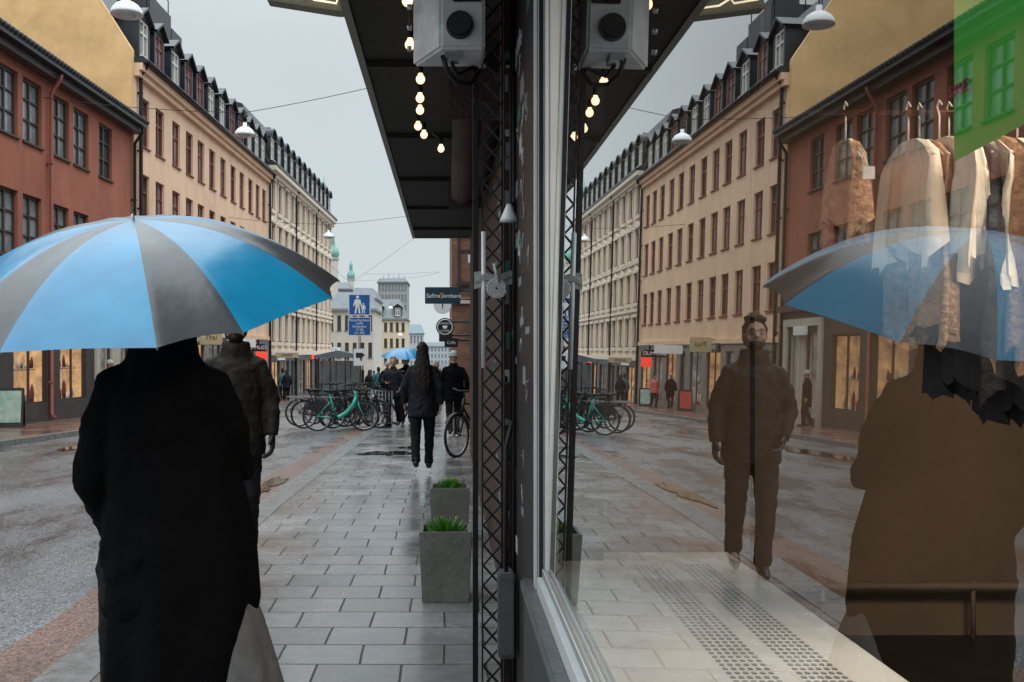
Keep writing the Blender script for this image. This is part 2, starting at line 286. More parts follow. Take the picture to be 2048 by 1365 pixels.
# ------------------------------------------------------------ people
def hand(b,w,d,side,curl=.5,fwd=Vector((0,1,0))):
    w=Vector(w); d=Vector(d).normalized(); ac=fwd-d*fwd.dot(d); ac.normalize(); inn=d.cross(ac)*(-1)
    if inn.x*side>0: inn=-inn
    for k in range(4):
        o=ac*(.028-.0187*k)
        b.tube([w+o*.5,w+o*.9+d*.05,w+o+d*.095],[.017,.016,.012],6)
        ln=[.068,.078,.072,.056][k]; p=w+o+d*.09
        p1=p+d*ln*.5+inn*ln*.12*curl; p2=p1+d*ln*.32+inn*ln*.35*curl; p3=p2+d*ln*.15+inn*ln*.35*curl
        b.tube([p,p1,p2,p3],[.0095,.009,.008,.006],6)
    p=w+ac*.024+d*.02; b.tube([p,p+ac*.025+d*.03+inn*.008,p+ac*.03+d*.06+inn*.018],[.014,.011,.008],6)
def person(label,loc,rz,H=1.75,stride=.22,jk=navy,hem=.82,tr=trous,hair='short',hm=hairm,arms=None,vox=.014,coat=None,wide=1,lead=1,group=None,sk=skin,beard=False,gloves=False,skirt=None,collar=False):
    s=H/1.75; bw=min(1,wide)*.93
    el={};wr={}
    el[1]=(.245*wide,-.03-stride*.2*lead,1.15);wr[1]=(.25*wide,.05-stride*.45*lead,.91)
    el[-1]=(-.245*wide,-.03+stride*.2*lead,1.15);wr[-1]=(-.25*wide,.06+stride*.45*lead,.92)
    if arms:
        for k,(e,w) in arms.items(): el[k]=e;wr[k]=w
    leg={}
    for k in (1,-1):
        q=stride*lead*k
        leg[k]=[(.09*k,0,.92),(.095*k,q*.5+.05,.50),(.085*k,q-(.02 if q>0 else .04),.09+(.05 if q<-.05 else 0))]
    b=MB()
    b.loft([(z,x,y,rx*bw,ry) for z,x,y,rx,ry in [(.84,0,0,.13,.09),(.93,0,0,.165,.11),(1.08,0,0,.135,.095),(1.25,0,0,.15,.105),(1.36,0,0,.16,.095),(1.42,0,0,.115,.07),(1.48,0,0,.06,.055)]],18)
    b.tube([(0,0,1.42),(0,.005,1.52),(0,.02,1.6)],[.06,.052,.05],12)
    b.ball((0,.022,1.645),(.073,.092,.108)); b.ball((0,.052,1.588),(.05,.058,.052))
    b.tube([(0,.106,1.660),(0,.130,1.622)],[.008,.014],8); b.ball((0,.108,1.581),(.024,.012,.008)); b.ball((0,.104,1.567),(.02,.012,.008)); b.ball((0,.1,1.676),(.05,.013,.008))
    for k in (1,-1):
        b.ball((.074*k,.012,1.635),(.011,.02,.03)); b.ball((.042*k,.083,1.615),(.022,.02,.02))
        b.tube([(.14*bw*k,0,1.38),el[k],wr[k]],[.048,.040,.028],10)
        d=Vector(wr[k])-Vector(el[k]); d.normalize(); d=(d+Vector((0,0,-.3))).normalized() if not arms or k not in arms else d
        hand(b,Vector(wr[k])-d*.01,d,k,1.0)
        b.tube(leg[k],[.085,.058,.04],10)
        a=leg[k][2]; b.tube([(a[0],a[1]-.03,a[2]-.03),(a[0],a[1]+.13,a[2]-.055)],[.035,.028],8)
    body=b.build('person',sk); bake(body,vox*.62,0,1)
    tag(body,label,'person',group); body.scale=(s,s,s); body.location=loc; body.rotation_euler=(0,0,rz)
    for k in(1,-1):
        e=MB(); e.ball((.030*k,.1020,1.650),(.009,.007,.0045),8,6); e.build('eye',mat('eye_dark',(.04,.028,.022),.7,.1,bump=0,spec=.1),body)
        e=MB(); e.tube([(.014*k,.112,1.679),(.032*k,.110,1.684),(.050*k,.096,1.678)],[.0028,.0035,.002],6); e.build('eyebrow',hm,body)
    if gloves:
        for k in(1,-1):
            g_=MB(); d=Vector(wr[k])-Vector(el[k]); d.normalize(); d=(d+Vector((0,0,-.3))).normalized() if not arms or k not in arms else d
            hand(g_,Vector(wr[k])-d*.01,d,k,1.0); o=g_.build('glove',shoe,body); bake(o,.005,.0,0)
            m_=o.modifiers.new('d','DISPLACE'); m_.strength=.006; m_.mid_level=0
    b=MB(); b.loft([(.80,0,0,.16,.10),(.9,0,0,.185,.125),(1.03,0,0,.165,.115)],18)
    for k in(1,-1):
        a,c,d=[Vector(q) for q in leg[k]]; b.tube([a,a.lerp(c,.5),c,c.lerp(d,.55),d+Vector((0,0,-.02))],[.10,.088,.074,.062,.062],12)
    t=b.build('trousers',tr,body); bake(t,vox,.022,2,.06)
    for k in(1,-1):
        b=MB(); a=Vector(leg[k][2]); tl=.03 if leg[k][2][2]>.12 else 0
        b.tube([a+Vector((0,-.065,-.045)),a+Vector((0,.0,-.04)),a+Vector((0,.1,-.052-tl*.6)),a+Vector((0,.19,-.066-tl))],[.036,.045,.040,.022],10); b.tube([a+Vector((0,0,.04)),a+Vector((0,-.01,-.04))],[.05,.045],10)
        sh=b.build('shoe',shoe,body); bake(sh,vox*.8)
    b=MB(); w=wide
    rings=[(hem,0,0,.205*w,.155),(max(hem+.06,.92),0,0,.20*w,.15),(1.06,0,0,.18*w,.14),(1.25,0,.0,.185*w,.145),(1.36,0,0,.185*w,.13),(1.425,0,0,.135*w,.10),(1.485,0,0,.082,.08),(1.525,0,.005,.082,.08)]
    b.loft(rings,24)
    if collar: b.loft([(1.44,0,.0,.12,.10),(1.50,0,.005,.10,.095),(1.545,0,.0,.095,.09)],20)
    for k in(1,-1):
        a=Vector((.145*w*k,0,1.385)); c=Vector(el[k]); d=Vector(wr[k]); b.tube([a-Vector((.05*k,0,-.02)),a,a.lerp(c,.5)+Vector((.008*k,0,0)),c,c.lerp(d,.5),d],[.06,.070,.066,.058,.053,.045],12)
    j=b.build('jacket',jk,body); bake(j,vox,.03,3,.07)
    if coat:
        c=MB(); c.loft([(z,x,y,rx,ry) for z,x,y,rx,ry in coat],72,fold=.09,k=7); c.build('coat',jk,body)
    if skirt:
        c=MB(); c.loft(skirt,60,fold=.12,k=6); c.build('skirt',greyskirt,body)
    if beard:
        b=MB(); b.ball((0,.048,1.578),(.057,.068,.05)); b.ball((0,.09,1.572),(.034,.032,.03)); o=b.build('beard',hm,body); bake(o,.008,.01,1)
    b=MB()
    if hair in('short','long'):
        b.ball((0,-.008,1.678),(.083,.094,.096),18,12); b.ball((0,-.03,1.63),(.079,.075,.09),14,10)
        if hair=='short': b.ball((.015,.03,1.752),(.058,.055,.03),14,8); b.ball((-.02,-.01,1.76),(.05,.06,.026),14,8)
    if hair=='long':
        b.loft([(1.72,0,-.03,.06,.06),(1.6,0,-.05,.09,.065),(1.48,0,-.09,.105,.055),(1.35,0,-.135,.115,.045),(1.22,.01,-.15,.105,.04),(1.12,.02,-.155,.08,.03),(1.05,.02,-.155,.03,.015)],26,fold=.12,k=9)
    if hair=='short':
        h=b.build('hair',hm,body); bake(h,.009,.032,1,.035)
    elif hair=='long': h=b.build('hair',hm,body); bake(h,.01,.025,1,.04)
    elif hair in('beanie','hood'):
        b=MB(); b.ball((0,.008,1.70),(.092,.108,.095),20,10,z0=-.35); b.tube([(.093*math.cos(a),.008+.108*math.sin(a),1.675) for a in [i*math.pi/10 for i in range(20)]],.014,8,closed=True); b.build('beanie',wool,body)
    return body
man=person('bearded man walking in loose dark brown jacket, one hand pocketed',(-1.54,7.24,0),math.pi+.15,1.84,.09,browncl,.76,grtrous,'short',hairm,vox=.012,beard=True,wide=1.0,gloves=True,collar=True,
   arms={1:((.26,-.05,1.13),(.19,.10,.94)),-1:((-.245,.0,1.14),(-.25,.06,.90))})
um=person('person in long black coat holding up a striped umbrella',(-.885,3.10,0),.08,1.83,.2,blackc,.7,trous,'short',hairm,
   arms={1:((.215,.07,1.13),(.03,.20,1.28)),-1:((-.205,-.02,1.11),(-.16,.10,.93))},vox=.012,wide=.90,
   coat=[(1.30,.0,0,.165,.13),(1.1,.03,0,.20,.15),(.95,.05,0,.215,.16),(.75,.055,0,.22,.17),(.5,.03,0,.205,.18),(.22,-.01,0,.18,.20)],
   skirt=[(.86,.12,0.01,.10,.10),(.68,.14,.01,.15,.13),(.45,.16,.01,.19,.15),(.22,.18,.02,.21,.18)],gloves=True,collar=True)
wom=person('woman with long dark hair in dark jacket walking away',(-.33,13.1,0),0,1.66,.12,navy,.74,trous,'long',hairm,wide=1.0)
m2=person('man in black puffer jacket and pale beanie',(.13,21.5,g(21.5)),.1,1.80,.15,blackc,.72,trous,'beanie',wide=1.15)
w3=person('fair-haired woman in dark jacket walking with a bag',(-1.36,25.0,g(25.0)),math.pi-.2,1.74,.18,navy,.76,trous,'short',hairb,wide=1.1,arms={1:((.28,.05,1.16),(.12,.25,1.12)),-1:((-.28,.02,1.16),(-.22,.16,.98))})
m4=person('man in dark jacket under a small blue umbrella',(-1.10,26.6,g(26.6)),math.pi,1.8,.2,blackc,.76,trous,'short',hairm,arms={1:((.28,.04,1.16),(.14,.25,1.32))})
p5=person('passer-by in teal jacket on the far pavement',(-8.95,54,g(54)),.3,1.72,.18,teal,.8,trous,'short',hairm,group='passers-by on the far pavement')
p6=person('passer-by in pink jacket and grey trousers',(-9.75,50,g(50)),2.8,1.7,.12,pink,.8,grtrous,'short',hairm,group='passers-by on the far pavement')
p7=person('person in black coat and pale knitted hat',(-10.25,30.2,g(30.2)+.04),-1.2,1.68,.1,blackc,.62,trous,'beanie',group='passers-by on the far pavement')
p8=copytree(p7,(-9.9,47.0,g(47)+.04),(0,0,.4)); p8['label']='person in black coat and pale hat by the shops'
p9=copytree(wom,(-8.4,52.0,g(52)),(0,0,.2)); p9['label']='long-haired woman in dark jacket near shop windows'; p9['group']='passers-by on the far pavement'
for i,(x,d) in enumerate([(868,42),(879,55),(850,60),(886,70),(858,80),(770,60),(757,48),(738,62),(775,38),(873,34),(748,75)]):
    src=[m2,w3,p5,wom][i%4]; q=P(x,704,d); c=copytree(src,(q.x,d,g(d)),(0,0,random.choice([0,3.1,.3])));
    c['label']=['person in black jacket and beanie down the street','fair-haired pedestrian in dark jacket down the street','pedestrian in teal jacket down the street','long-haired pedestrian walking down the street'][i%4]; c['group']='pedestrians down the street'
# ------------------------------------------------------------ umbrella
def umbrella(label,loc,rot,R=.62,h=.25,n=6,blueall=False,ln=.75,pw=2.3,a0=0):
    r=root('umbrella',label,'umbrella',loc,rot)
    sub=9;rg=14;b=MB();vs=[]
    W=2*math.pi/n; ribs=[]
    for i in range(n): ribs+=[a0+i*W,a0+i*W+W*.64]
    ang=[]
    for i in range(2*n):
        s0=ribs[i]; s1=ribs[i+1] if i+1<2*n else ribs[0]+2*math.pi
        for t in range(sub): ang.append((s0+(s1-s0)*t/sub,t/sub,i%2))
    N=len(ang)
    for j in range(rg+1):
        p=j/rg
        for a,t,_ in ang:
            s=math.sin(math.pi*t)
            q=R*p*(1-.045*s*p*p); z=h*(1-p**pw)-.014*s*p*(1-.3*p)+ (.016*s*p**4)
            vs.append((q*math.cos(a),q*math.sin(a),z))
    fs=[(j*N+i,j*N+(i+1)%N,(j+1)*N+(i+1)%N,(j+1)*N+i) for j in range(rg) for i in range(N)]
    b.add(vs,fs,0,True); b.m=[(0 if blueall else ang[i][2]) for j in range(rg) for i in range(N)]
    c=b.build('canopy',[umblue,umgrey],r)
    b=MB(); b.tube([(0,0,h+.018),(0,0,h-.02),(0,0,-ln+.1)],[.005,.006,.006],8); b.build('shaft',steel,r)
    b=MB()
    for a in ribs:
        pts=[(R*p*math.cos(a),R*p*math.sin(a),h*(1-p**pw)-.006) for p in [.02,.25,.5,.75,.9,1.0]]; b.tube(pts,.0025,5)
        b.tube([(0,0,h-.2),(R*.5*math.cos(a),R*.5*math.sin(a),h*(1-.5**pw)-.01)],.002,5)
    b.build('ribs',steel,r)
    b=MB(); b.tube([(0,0,-ln+.12),(0,0,-ln),(0,.02,-ln-.03),(0,.05,-ln-.03),(0,.065,-ln)],.012,8); b.build('handle',iron,r)
    return r
tilt=Matrix.Rotation(math.radians(17.5),3,Vector((1,-.10,0)).normalized())
umbrella('open umbrella with alternating blue and grey panels held overhead',(-.99,3.23,1.735),tilt.to_euler(),.64,.245,n=6,ln=.47,a0=math.radians(71))
umbrella('small blue umbrella held above a walking man',(-1.16,26.5,g(26.5)+1.80),(math.radians(8),0,0),.62,.22,blueall=True,ln=.55)
r=root('handbag','black shoulder bag carried by the fair-haired woman','bag',(-1.62,24.8,g(25)+.72))
b=MB(); b.box((-.14,-.05,0),(.14,.05,.26)); b.build('bag_body',shoe,r,bevel=.03); b=MB(); b.tube([(-.1,0,.25),(-.03,0,.6),(.1,0,.25)],.008,6); b.build('strap',shoe,r)
# ------------------------------------------------------------ ground
ys=[-60,-20]+[i*2 for i in range(-5,60)]+[130,150,200,300,600,2500]
def strip(name,fx0,fx1,dz,m,ymin=-60,ymax=2500,skirt=0):
    yy=[y for y in ys if ymin<=y<=ymax]; b=MB(); vs=[];fs=[]
    for y in yy: vs+= [(fx0(y),y,g(y)+dz),(fx1(y),y,g(y)+dz)]
    fs=[(2*i,2*i+1,2*i+3,2*i+2) for i in range(len(yy)-1)]
    b.add(vs,fs)
    if skirt:
        vs2=[]
        for y in yy: vs2+=[(fx0(y),y,g(y)+dz),(fx0(y),y,g(y)+dz-skirt),(fx1(y),y,g(y)+dz),(fx1(y),y,g(y)+dz-skirt)]
        b.add(vs2,[(4*i,4*i+4,4*i+5,4*i+1) for i in range(len(yy)-1)]+[(4*i+2,4*i+3,4*i+7,4*i+6) for i in range(len(yy)-1)])
    o=b.build(name,m); o['kind']='structure'; return o
strip('ground',lambda y:-1500,lambda y:1500,-.2,mat('ground_earth',(.09,.085,.08),.8,.3,.2))
strip('road',lambda y:-9.4+.03*y,lambda y:-2.0,-.07,asph,-60,200)
strip('gutter_strip',lambda y:-2.42+.05*math.sin(y*1.3),lambda y:-1.94,-.062,gutter,-60,120)
strip('kerb',lambda y:-1.95,lambda y:-1.68,0.004,kerbm,-60,120,.15)
strip('pavement',lambda y:-1.68,lambda y:.9,0,paving,-60,200,.15)
strip('far_pavement',lambda y:-9.1+.03*y-3.2,lambda y:-9.25+.03*y,.04,leftpav,-60,120,.15)
strip('far_kerb',lambda y:-9.25+.03*y,lambda y:-9.05+.03*y,.045,kerbm,-60,120,.15)
for (px,py,rx,ry,dz) in [(-2.25,12.2,.16,.9,-.055),(-1.0,16.6,.35,.5,.005),(-6.8,20,.3,2.0,-.06),(-.55,17.8,.25,.35,.005)]:
    b=MB(); n=60; ph=random.uniform(0,6); pts=[]
    for i in range(n):
        a=2*math.pi*i/n; q=1+.28*math.sin(2*a+ph)+.2*math.sin(5*a+2*ph)+.12*math.sin(9*a+ph)+.08*math.sin(17*a+ph); y=py+ry*q*math.sin(a); pts.append((px+rx*q*math.cos(a),y,g(y)+dz+.004))
    b.add([(px,py,g(py)+dz+.004)]+pts,[(0,i+1,(i+1)%n+1) for i in range(n)]); o=b.build('puddle',puddlem); o['kind']='structure'
# ------------------------------------------------------------ facade tools
TH=math.atan2(1,.03)
def facade(b,u0,u1,v0,v1,ops,dep=.18,y=0,mi=0):
    us=sorted(set([u0,u1]+[o[0] for o in ops]+[o[1] for o in ops])); vs_=sorted(set([v0,v1]+[o[2] for o in ops]+[o[3] for o in ops]))
    for i in range(len(us)-1):
        for j in range(len(vs_)-1):
            cu=(us[i]+us[i+1])/2; cv=(vs_[j]+vs_[j+1])/2
            if any(o[0]<cu<o[1] and o[2]<cv<o[3] for o in ops): continue
            b.add([(us[i],y,vs_[j]),(us[i+1],y,vs_[j]),(us[i+1],y,vs_[j+1]),(us[i],y,vs_[j+1])],[(0,1,2,3)],mi)
    for a,c,d,e in ops:
        b.add([(a,y,d),(c,y,d),(c,y,e),(a,y,e),(a,y+dep,d),(c,y+dep,d),(c,y+dep,e),(a,y+dep,e)],[(0,1,5,4),(1,2,6,5),(2,3,7,6),(3,0,4,7)],mi)
_wm={}
def windowmesh(w,h,style,fm,pm):
    k=(w,h,style,fm.name,pm.name)
    if k in _wm: return _wm[k]
    p=MB(); p.add([(-w/2,.14,0),(w/2,.14,0),(w/2,.14,h),(-w/2,.14,h)],[(0,1,2,3)])
    pm_=bpy.data.meshes.new('pane'); pm_.from_pydata(p.v,[],p.f); pm_.materials.append(pm)
    f=MB();t=.07
    f.box((-w/2,.08,0),(-w/2+t,.135,h)); f.box((w/2-t,.08,0),(w/2,.135,h)); f.box((-w/2+t,.082,0),(w/2-t,.135,t)); f.box((-w/2+t,.082,h-t),(w/2-t,.135,h))
    f.box((-.035,.084,t),(.035,.136,h-t))
    rows=[.36,.68] if style==3 else [.66]
    for r_ in rows: 
        zz=h*r_; wd=.022 if style==3 else .04
        f.box((-w/2+t,.09,zz-wd),(-.035,.137,zz+wd)); f.box((.035,.09,zz-wd),(w/2-t,.137,zz+wd))
    f.box((-w/2-.05,-.06,-.05),(w/2+.05,.08,-.003))
    fo=f.build('frame',fm); me=fo.data; bpy.data.objects.remove(fo)
    _wm[k]=(pm_,me); return _wm[k]
def window(par,u,v,w,h,fm,pm=pane,style=2,y=0):
    a,c=windowmesh(w,h,style,fm,pm); o=inst('window',a,par,(u,y,v)); inst('frame',c,o); return o
def building(label,d0):
    return root('building',label,'building',(XF(d0),d0,0),(0,0,TH))
def pipe(par,u,z0,z1,m,off=-.12,r=.055):
    b=MB(); b.tube([(u,-.40,z1+.05),(u,-.36,z1-.1),(u,off,z1-.45),(u,off,z1-.8),(u,off,z0+.15),(u,off-.1,z0+.02)],r,8)
    z=z0+1
    while z<z1-1: b.box((u-.07,off-.06,z),(u+.07,0,z+.05)); z+=2
    return b.build('downpipe',m,par)
def gutterp(par,u0,u1,z,m,y=-.42):
    b=MB(); b.tube([(u0,y,z),(u1,y,z)],.07,8); return b.build('gutter',m,par)
def shopfront(par,u0,u1,zb,zt,bays,wallm,name='shop_front'):
    b=MB(); ops=[(a,c,d,e) for a,c,d,e,k in bays]; facade(b,u0,u1,zb,zt,ops,.16,-.06); b.build(name,wallm,par)
    for a,c,d,e,k in bays:
        m={'w':warm,'c':coold,'d':pane}[k[0]]
        q=MB()
        if k[0]=='w' or k[0]=='c':
            q.add([(a,.5,d),(c,.5,d),(c,.5,e),(a,.5,e)],[(0,1,2,3)],0); q.box((a,.10,d-.02),(c,.5,d+.02),1); q.box((a,.10,e+.002),(c,.5,e+.05),1)
            q.box((a-.03,.10,d),(a-.002,.5,e),0);q.box((c+.002,.10,d),(c+.03,.5,e),0)
            for i in range(int((c-a)/.20)):
                x=a+.12+i*.20+random.uniform(-.05,.05); hh=random.uniform(.12,.6); ww=random.uniform(.04,.085)
                q.loft([(d+.02,x,.32,ww*.7,ww*.7),(d+hh*.4,x,.32,ww,ww),(d+hh*.8,x,.32,ww*.8,ww*.8),(d+hh,x,.32,ww*.3,ww*.3)],8,random.choice([2,3,1,3]))
                if random.random()<.6: q.loft([(d+.95,x,.33,ww*.6,ww*.6),(d+.95+hh*.3,x,.33,ww*.8,ww*.8),(d+.95+hh*.6,x,.33,ww*.3,ww*.3)],8,random.choice([2,3,1]))
            q.box((a+.1,.24,d+.9),(c-.1,.46,d+.93),1)
            q.build('display_window',[m,stone,creamcl,winred],par)
        else:
            q.box((a,.06,d),(c,.09,e),0); q.build('door' if k=='dd' else 'display_window',[m],par)
        f=MB(); t=.06
        f.box((a,.0,d),(a+t,.055,e));f.box((c-t,.0,d),(c,.055,e));f.box((a+t,.002,d),(c-t,.055,d+t));f.box((a+t,.002,e-t),(c-t,.055,e))
        if c-a>1.7: f.box(((a+c)/2-t/2,.004,d+t),((a+c)/2+t/2,.055,e-t))
        f.build('shop_frame',creamdoor if k=='cw' else windark,par)
def dormer(par,u,y,z,w,h,fm,curved=False,wallmat=roofm):
    b=MB(); D=2.4
    facade(b,-w/2,w/2,0,h,[(-w/2+.14,w/2-.14,.12,h-.12)],.1,0)
    b.add([(-w/2,0,0),(-w/2,0,h),(-w/2,D,h),(-w/2,D,0)],[(0,1,2,3)]); b.add([(w/2,0,0),(w/2,0,h),(w/2,D,h),(w/2,D,0)],[(0,1,2,3)])
    if curved: pr=[(-(w/2+.1)*math.cos(math.pi*i/8),h+.42*math.sin(math.pi*i/8)) for i in range(9)]
    else: pr=[(-w/2-.14,h-.06),(-.0,h+.40),(w/2+.14,h-.06)]
    n=len(pr); vs=[(x,-.16,zz) for x,zz in pr]+[(x,D,zz) for x,zz in pr]+[(x,-.16,zz-.09) for x,zz in pr]+[(x,D,zz-.09) for x,zz in pr]
    fs=[(i,i+1,n+i+1,n+i) for i in range(n-1)]+[(2*n+i,2*n+i+1,3*n+i+1,3*n+i) for i in range(n-1)]+[(i,i+1,2*n+i+1,2*n+i) for i in range(n-1)]
    b.add(vs,fs)
    b.add([(x,.0,zz-.05) for x,zz in pr],[tuple(range(n))],1)
    o=b.build('dormer',[wallmat,wallmat],par,(u,y,z)); window(o,0,.12,w-.28,h-.24,fm,panel,2,-.06); return o
def prism(b,prof,u0,u1,mi=0):
    n=len(prof); vs=[(u0,y,z) for y,z in prof]+[(u1,y,z) for y,z in prof]
    b.add(vs,[(i,(i+1)%n,n+(i+1)%n,n+i) for i in range(n)]+[tuple(range(n)),tuple(range(n,2*n))],mi)
# ---------------- B1 red
d0=8;B1=building('red plastered two-storey house above dark shopfronts with warm windows',d0); Lb=26.2
wd=[10.2,11.9,13.6,15.3,17,18.4,19.9,21.7,23.3,25.0,26.4,28.2,29.65,31.6]
ops=[];
for d in wd:
    for v in (4.0,7.05): ops.append((d-d0-.56,d-d0+.56,v,v+1.68))
b=MB(); facade(b,0,Lb,3.35,9.2,ops); b.add([(Lb,0,3.35),(Lb,0,9.2),(Lb,9,9.2),(Lb,9,3.35)],[(0,1,2,3)]); b.add([(0,0,-1),(0,0,9.2),(0,9,9.2),(0,9,-1)],[(0,1,2,3)]); b.build('wall',red,B1)
for d in wd:
    for v in (4.0,7.05): window(B1,d-d0,v,1.12,1.68,windark,panel if random.random()<.75 else pane,3)
b=MB(); prism(b,[(-.5,9.2),(-.5,9.34),(4.5,11.5),(9,9.34),(9,9.2)],0,Lb-.05)
for i in range(int(Lb/.22)): b.tube([(i*.22+.1,-.56,9.36),(i*.22+.1,.4,9.78)],.07,6)
b.build('roof',roofm,B1)
b=MB(); b.box((0,-.3,9.0),(Lb-.05,0-.003,9.19)); b.box((0,-.22,3.2),(Lb,.0-.003,3.42)); b.build('cornice',windark,B1)
bays=[(1,4,.35,2.55,'w'),(4.6,7.4,.35,2.55,'w'),(8,9,.0,2.55,'dd'),(9.6,12.6,.35,2.55,'w'),(13.4,16.4,.35,2.55,'w'),(17.2,19.2,.15,2.4,'w'),(20.0,21.9,.15,2.4,'w'),(22.9,23.7,-.2,2.5,'cw'),(24.5,25.3,-.2,2.5,'cw')]
shopfront(B1,0,Lb,-.7,3.2,bays,darkst)
for a,c in [(22.5,24.1),(24.15,25.7)]:
    b=MB(); b.box((a,-.14,-.5),(a+.3,-.065,2.7)); b.box((c-.3,-.14,-.5),(c,-.065,2.7)); b.box((a,-.15,2.7),(c,-.065,2.95)); b.build('door_surround',creamdoor,B1)
pipe(B1,27.3-d0,-.3,9.1,redp); pipe(B1,Lb-.25,-.3,9.1,iron)
def plate(par,u,v,w,h,m,txt=None,tm=signwhite,ts=.2,y=-.16):
    b=MB(); b.box((u-w/2,y,v-h/2),(u+w/2,y+.09,v+h/2)); o=b.build('shop_sign',m,par,bevel=.01)
    if txt: text(txt,ts,tm,o,(u,y-.01,v),name='lettering')
    return o
plate(B1,23.9,2.55,1.0,.3,signwhite,y=-.3); plate(B1,18.2,2.78,1.6,.28,signwhite,'VENDOREUM',signblack,.2,-.3)
# ---------------- B2 cream
d0=34.2;B2=building('tall cream plastered building with black mansard roof and dormers',d0); Lb=22
wd=[35.3,37.0,39.0,40.8,42.5,44.3,46.2,48.1,49.9,51.8,53.5,55.1]; ops=[]
for d in wd:
    for v in (3.35,6.1,8.8): ops.append((d-d0-.5,d-d0+.5,v,v+1.72))
b=MB(); facade(b,0,Lb,2.3,11.5,ops,.16); b.build('wall',cream,B2)
for d in wd:
    for v in (3.35,6.1,8.8): window(B2,d-d0,v,1.0,1.72,winred,panel if random.random()<.5 else pane,2)
prof=[(0,-2),(0,11.9),(2.3,15.5),(6,16.6),(11,15),(11,-2)]
b=MB(); n=len(prof); b.add([(-.25,y,z) for y,z in prof]+[(0,y,z) for y,z in prof],[(i,(i+1)%n,n+(i+1)%n,n+i) for i in range(n)]+[tuple(range(n)),tuple(range(n,2*n))]); b.build('gable_wall',ochre,B2)
b=MB(); prism(b,[(-.42,11.5),(-.42,11.64),(.1,11.75),(2.2,15.2),(6,16.3),(11,14.8),(11,11.5)],0.003,Lb)
for u in range(0,22): b.box((u+.02,5.5,16.1),(u+.06,6,16.3))
b.build('roof',roofm,B2)
b=MB(); b.box((0,-.3,11.25),(Lb,-.003,11.49)); b.box((0,-.18,11.05),(Lb,-.003,11.247)); b.box((0,-.12,2.2),(Lb,-.003,2.4)); b.build('cornice',cream,B2)
for d in wd: dormer(B2,d-d0+.4,.15,11.95,1.15,1.55,winwhite if random.random()<.5 else winred)
b=MB(); b.box((9.5,2.6,15),(12.5,5,17.3)); b.box((12.6,2.6,15),(14.2,4.5,16.8)); b.box((10.4,3.0,17.3),(11.6,4.2,18)); 
b.tube([(5,2.4,15.3),(5,2.4,17.2),(8.5,2.4,17.2),(8.5,2.4,15.3)],.025,6); b.tube([(9.5,2.7,17.3),(9.5,2.7,18),(12.4,2.7,18),(12.4,2.7,17.3)],.025,6); b.build('chimney',roofm,B2)
bays=[(.6,2.2,-.6,1.9,'c'),(2.8,4.3,-.6,1.9,'c'),(5,6,-.8,1.9,'dd'),(6.6,8.6,-.5,1.9,'w'),(9.3,11.3,-.5,1.9,'c'),(12,13,-1,1.9,'dd'),(13.6,15.6,-.6,1.9,'w'),(16.3,18.2,-.6,1.9,'c'),(18.9,21.2,-.7,1.9,'w')]
shopfront(B2,0,Lb,-1.6,2.2,bays,stone)
pipe(B2,.35,-.5,11.6,iron,r=.07); pipe(B2,Lb-.1,-1.2,11.5,iron,r=.07); gutterp(B2,0,Lb,11.55,roofm,-.45)
plate(B2,7.6,2.05,1.9,.34,signblack,'NORRMAL',signwhite,.26); plate(B2,14.6,2.05,2,.34,stone,'BIRGER',signwhite,.24); plate(B2,20,2.05,2.2,.34,signblack)
def blade(d,zz,w,h,m,label,txt=None,tm=signwhite,ts=.2,x0=None):
    x=XF(d) if x0 is None else x0
    r=root('projecting_sign',label,'sign',(x,d,zz)); b=MB()
    b.box((.25,-.04,-h/2),(.25+w,.04,h/2))
    b.build('sign_panel',m,r,bevel=.008); b=MB(); b.tube([(0,0,h/2-.08),(.3,0,h/2-.08)],.02,6); b.build('bracket',iron,r)
    if txt: text(txt,ts,tm,r,(.25+w/2,-.046,0))
    return r
blade(49,1.75,1.1,.36,signblack,'black lightbox shop sign with white letters',"GRO MUD",signwhite,.26)
blade(52,1.3,.55,.5,neonred,'glowing red square shop sign',None)
blade(46,1.95,1.3,.4,signwhite,'white rectangular shop sign on a bracket',None)
blade(41.5,2.15,.9,.62,mat('sign_cream',(.5,.43,.25),.5),'cream shaped hanging shop sign with dark letters','Thai',ironr,.3)
blade(57,1.35,1.3,.3,mat('sign_cream2',(.45,.4,.28),.5),'long cream shop sign with small letters','ARKEN',ironr,.2)
# ---------------- B3 beige ornate
d0=56.2;B3=building('ornate beige building with window pediments and curved black dormers',d0); Lb=24.2
wd=[57.3+2.0*i for i in range(12)]; ops=[]; vv=(2.2,4.75,7.3,9.8)
for d in wd:
    for v in vv: ops.append((d-d0-.48,d-d0+.48,v,v+1.6))
b=MB(); facade(b,0,Lb,1.5,12.1,ops,.16); b.add([(Lb,0,-3),(Lb,0,12.1),(Lb,11,12.1),(Lb,11,-3)],[(0,1,2,3)]); b.build('wall',beige,B3)
b=MB()
for d in wd:
    for v in vv:
        u=d-d0; b.box((u-.62,-.07,v-.02),(u-.5,-.003,v+1.62)); b.box((u+.5,-.07,v-.02),(u+.62,-.003,v+1.62)); b.box((u-.68,-.14,v+1.64),(u+.68,-.003,v+1.80)); b.box((u-.66,-.12,v-.28),(u+.66,-.003,v-.08))
        if v in(4.75,7.3): b.add([(u-.68,-.12,v+1.8),(u+.68,-.12,v+1.8),(u,-.12,v+2.1),(u-.68,-.003,v+1.8),(u+.68,-.003,v+1.8),(u,-.003,v+2.1)],[(0,1,2),(3,4,5),(0,1,4,3),(1,2,5,4),(2,0,3,5)])
b.build('window_surrounds',trimm,B3)
for d in wd:
    for v in vv: window(B3,d-d0,v,.96,1.6,windark,pane,2)
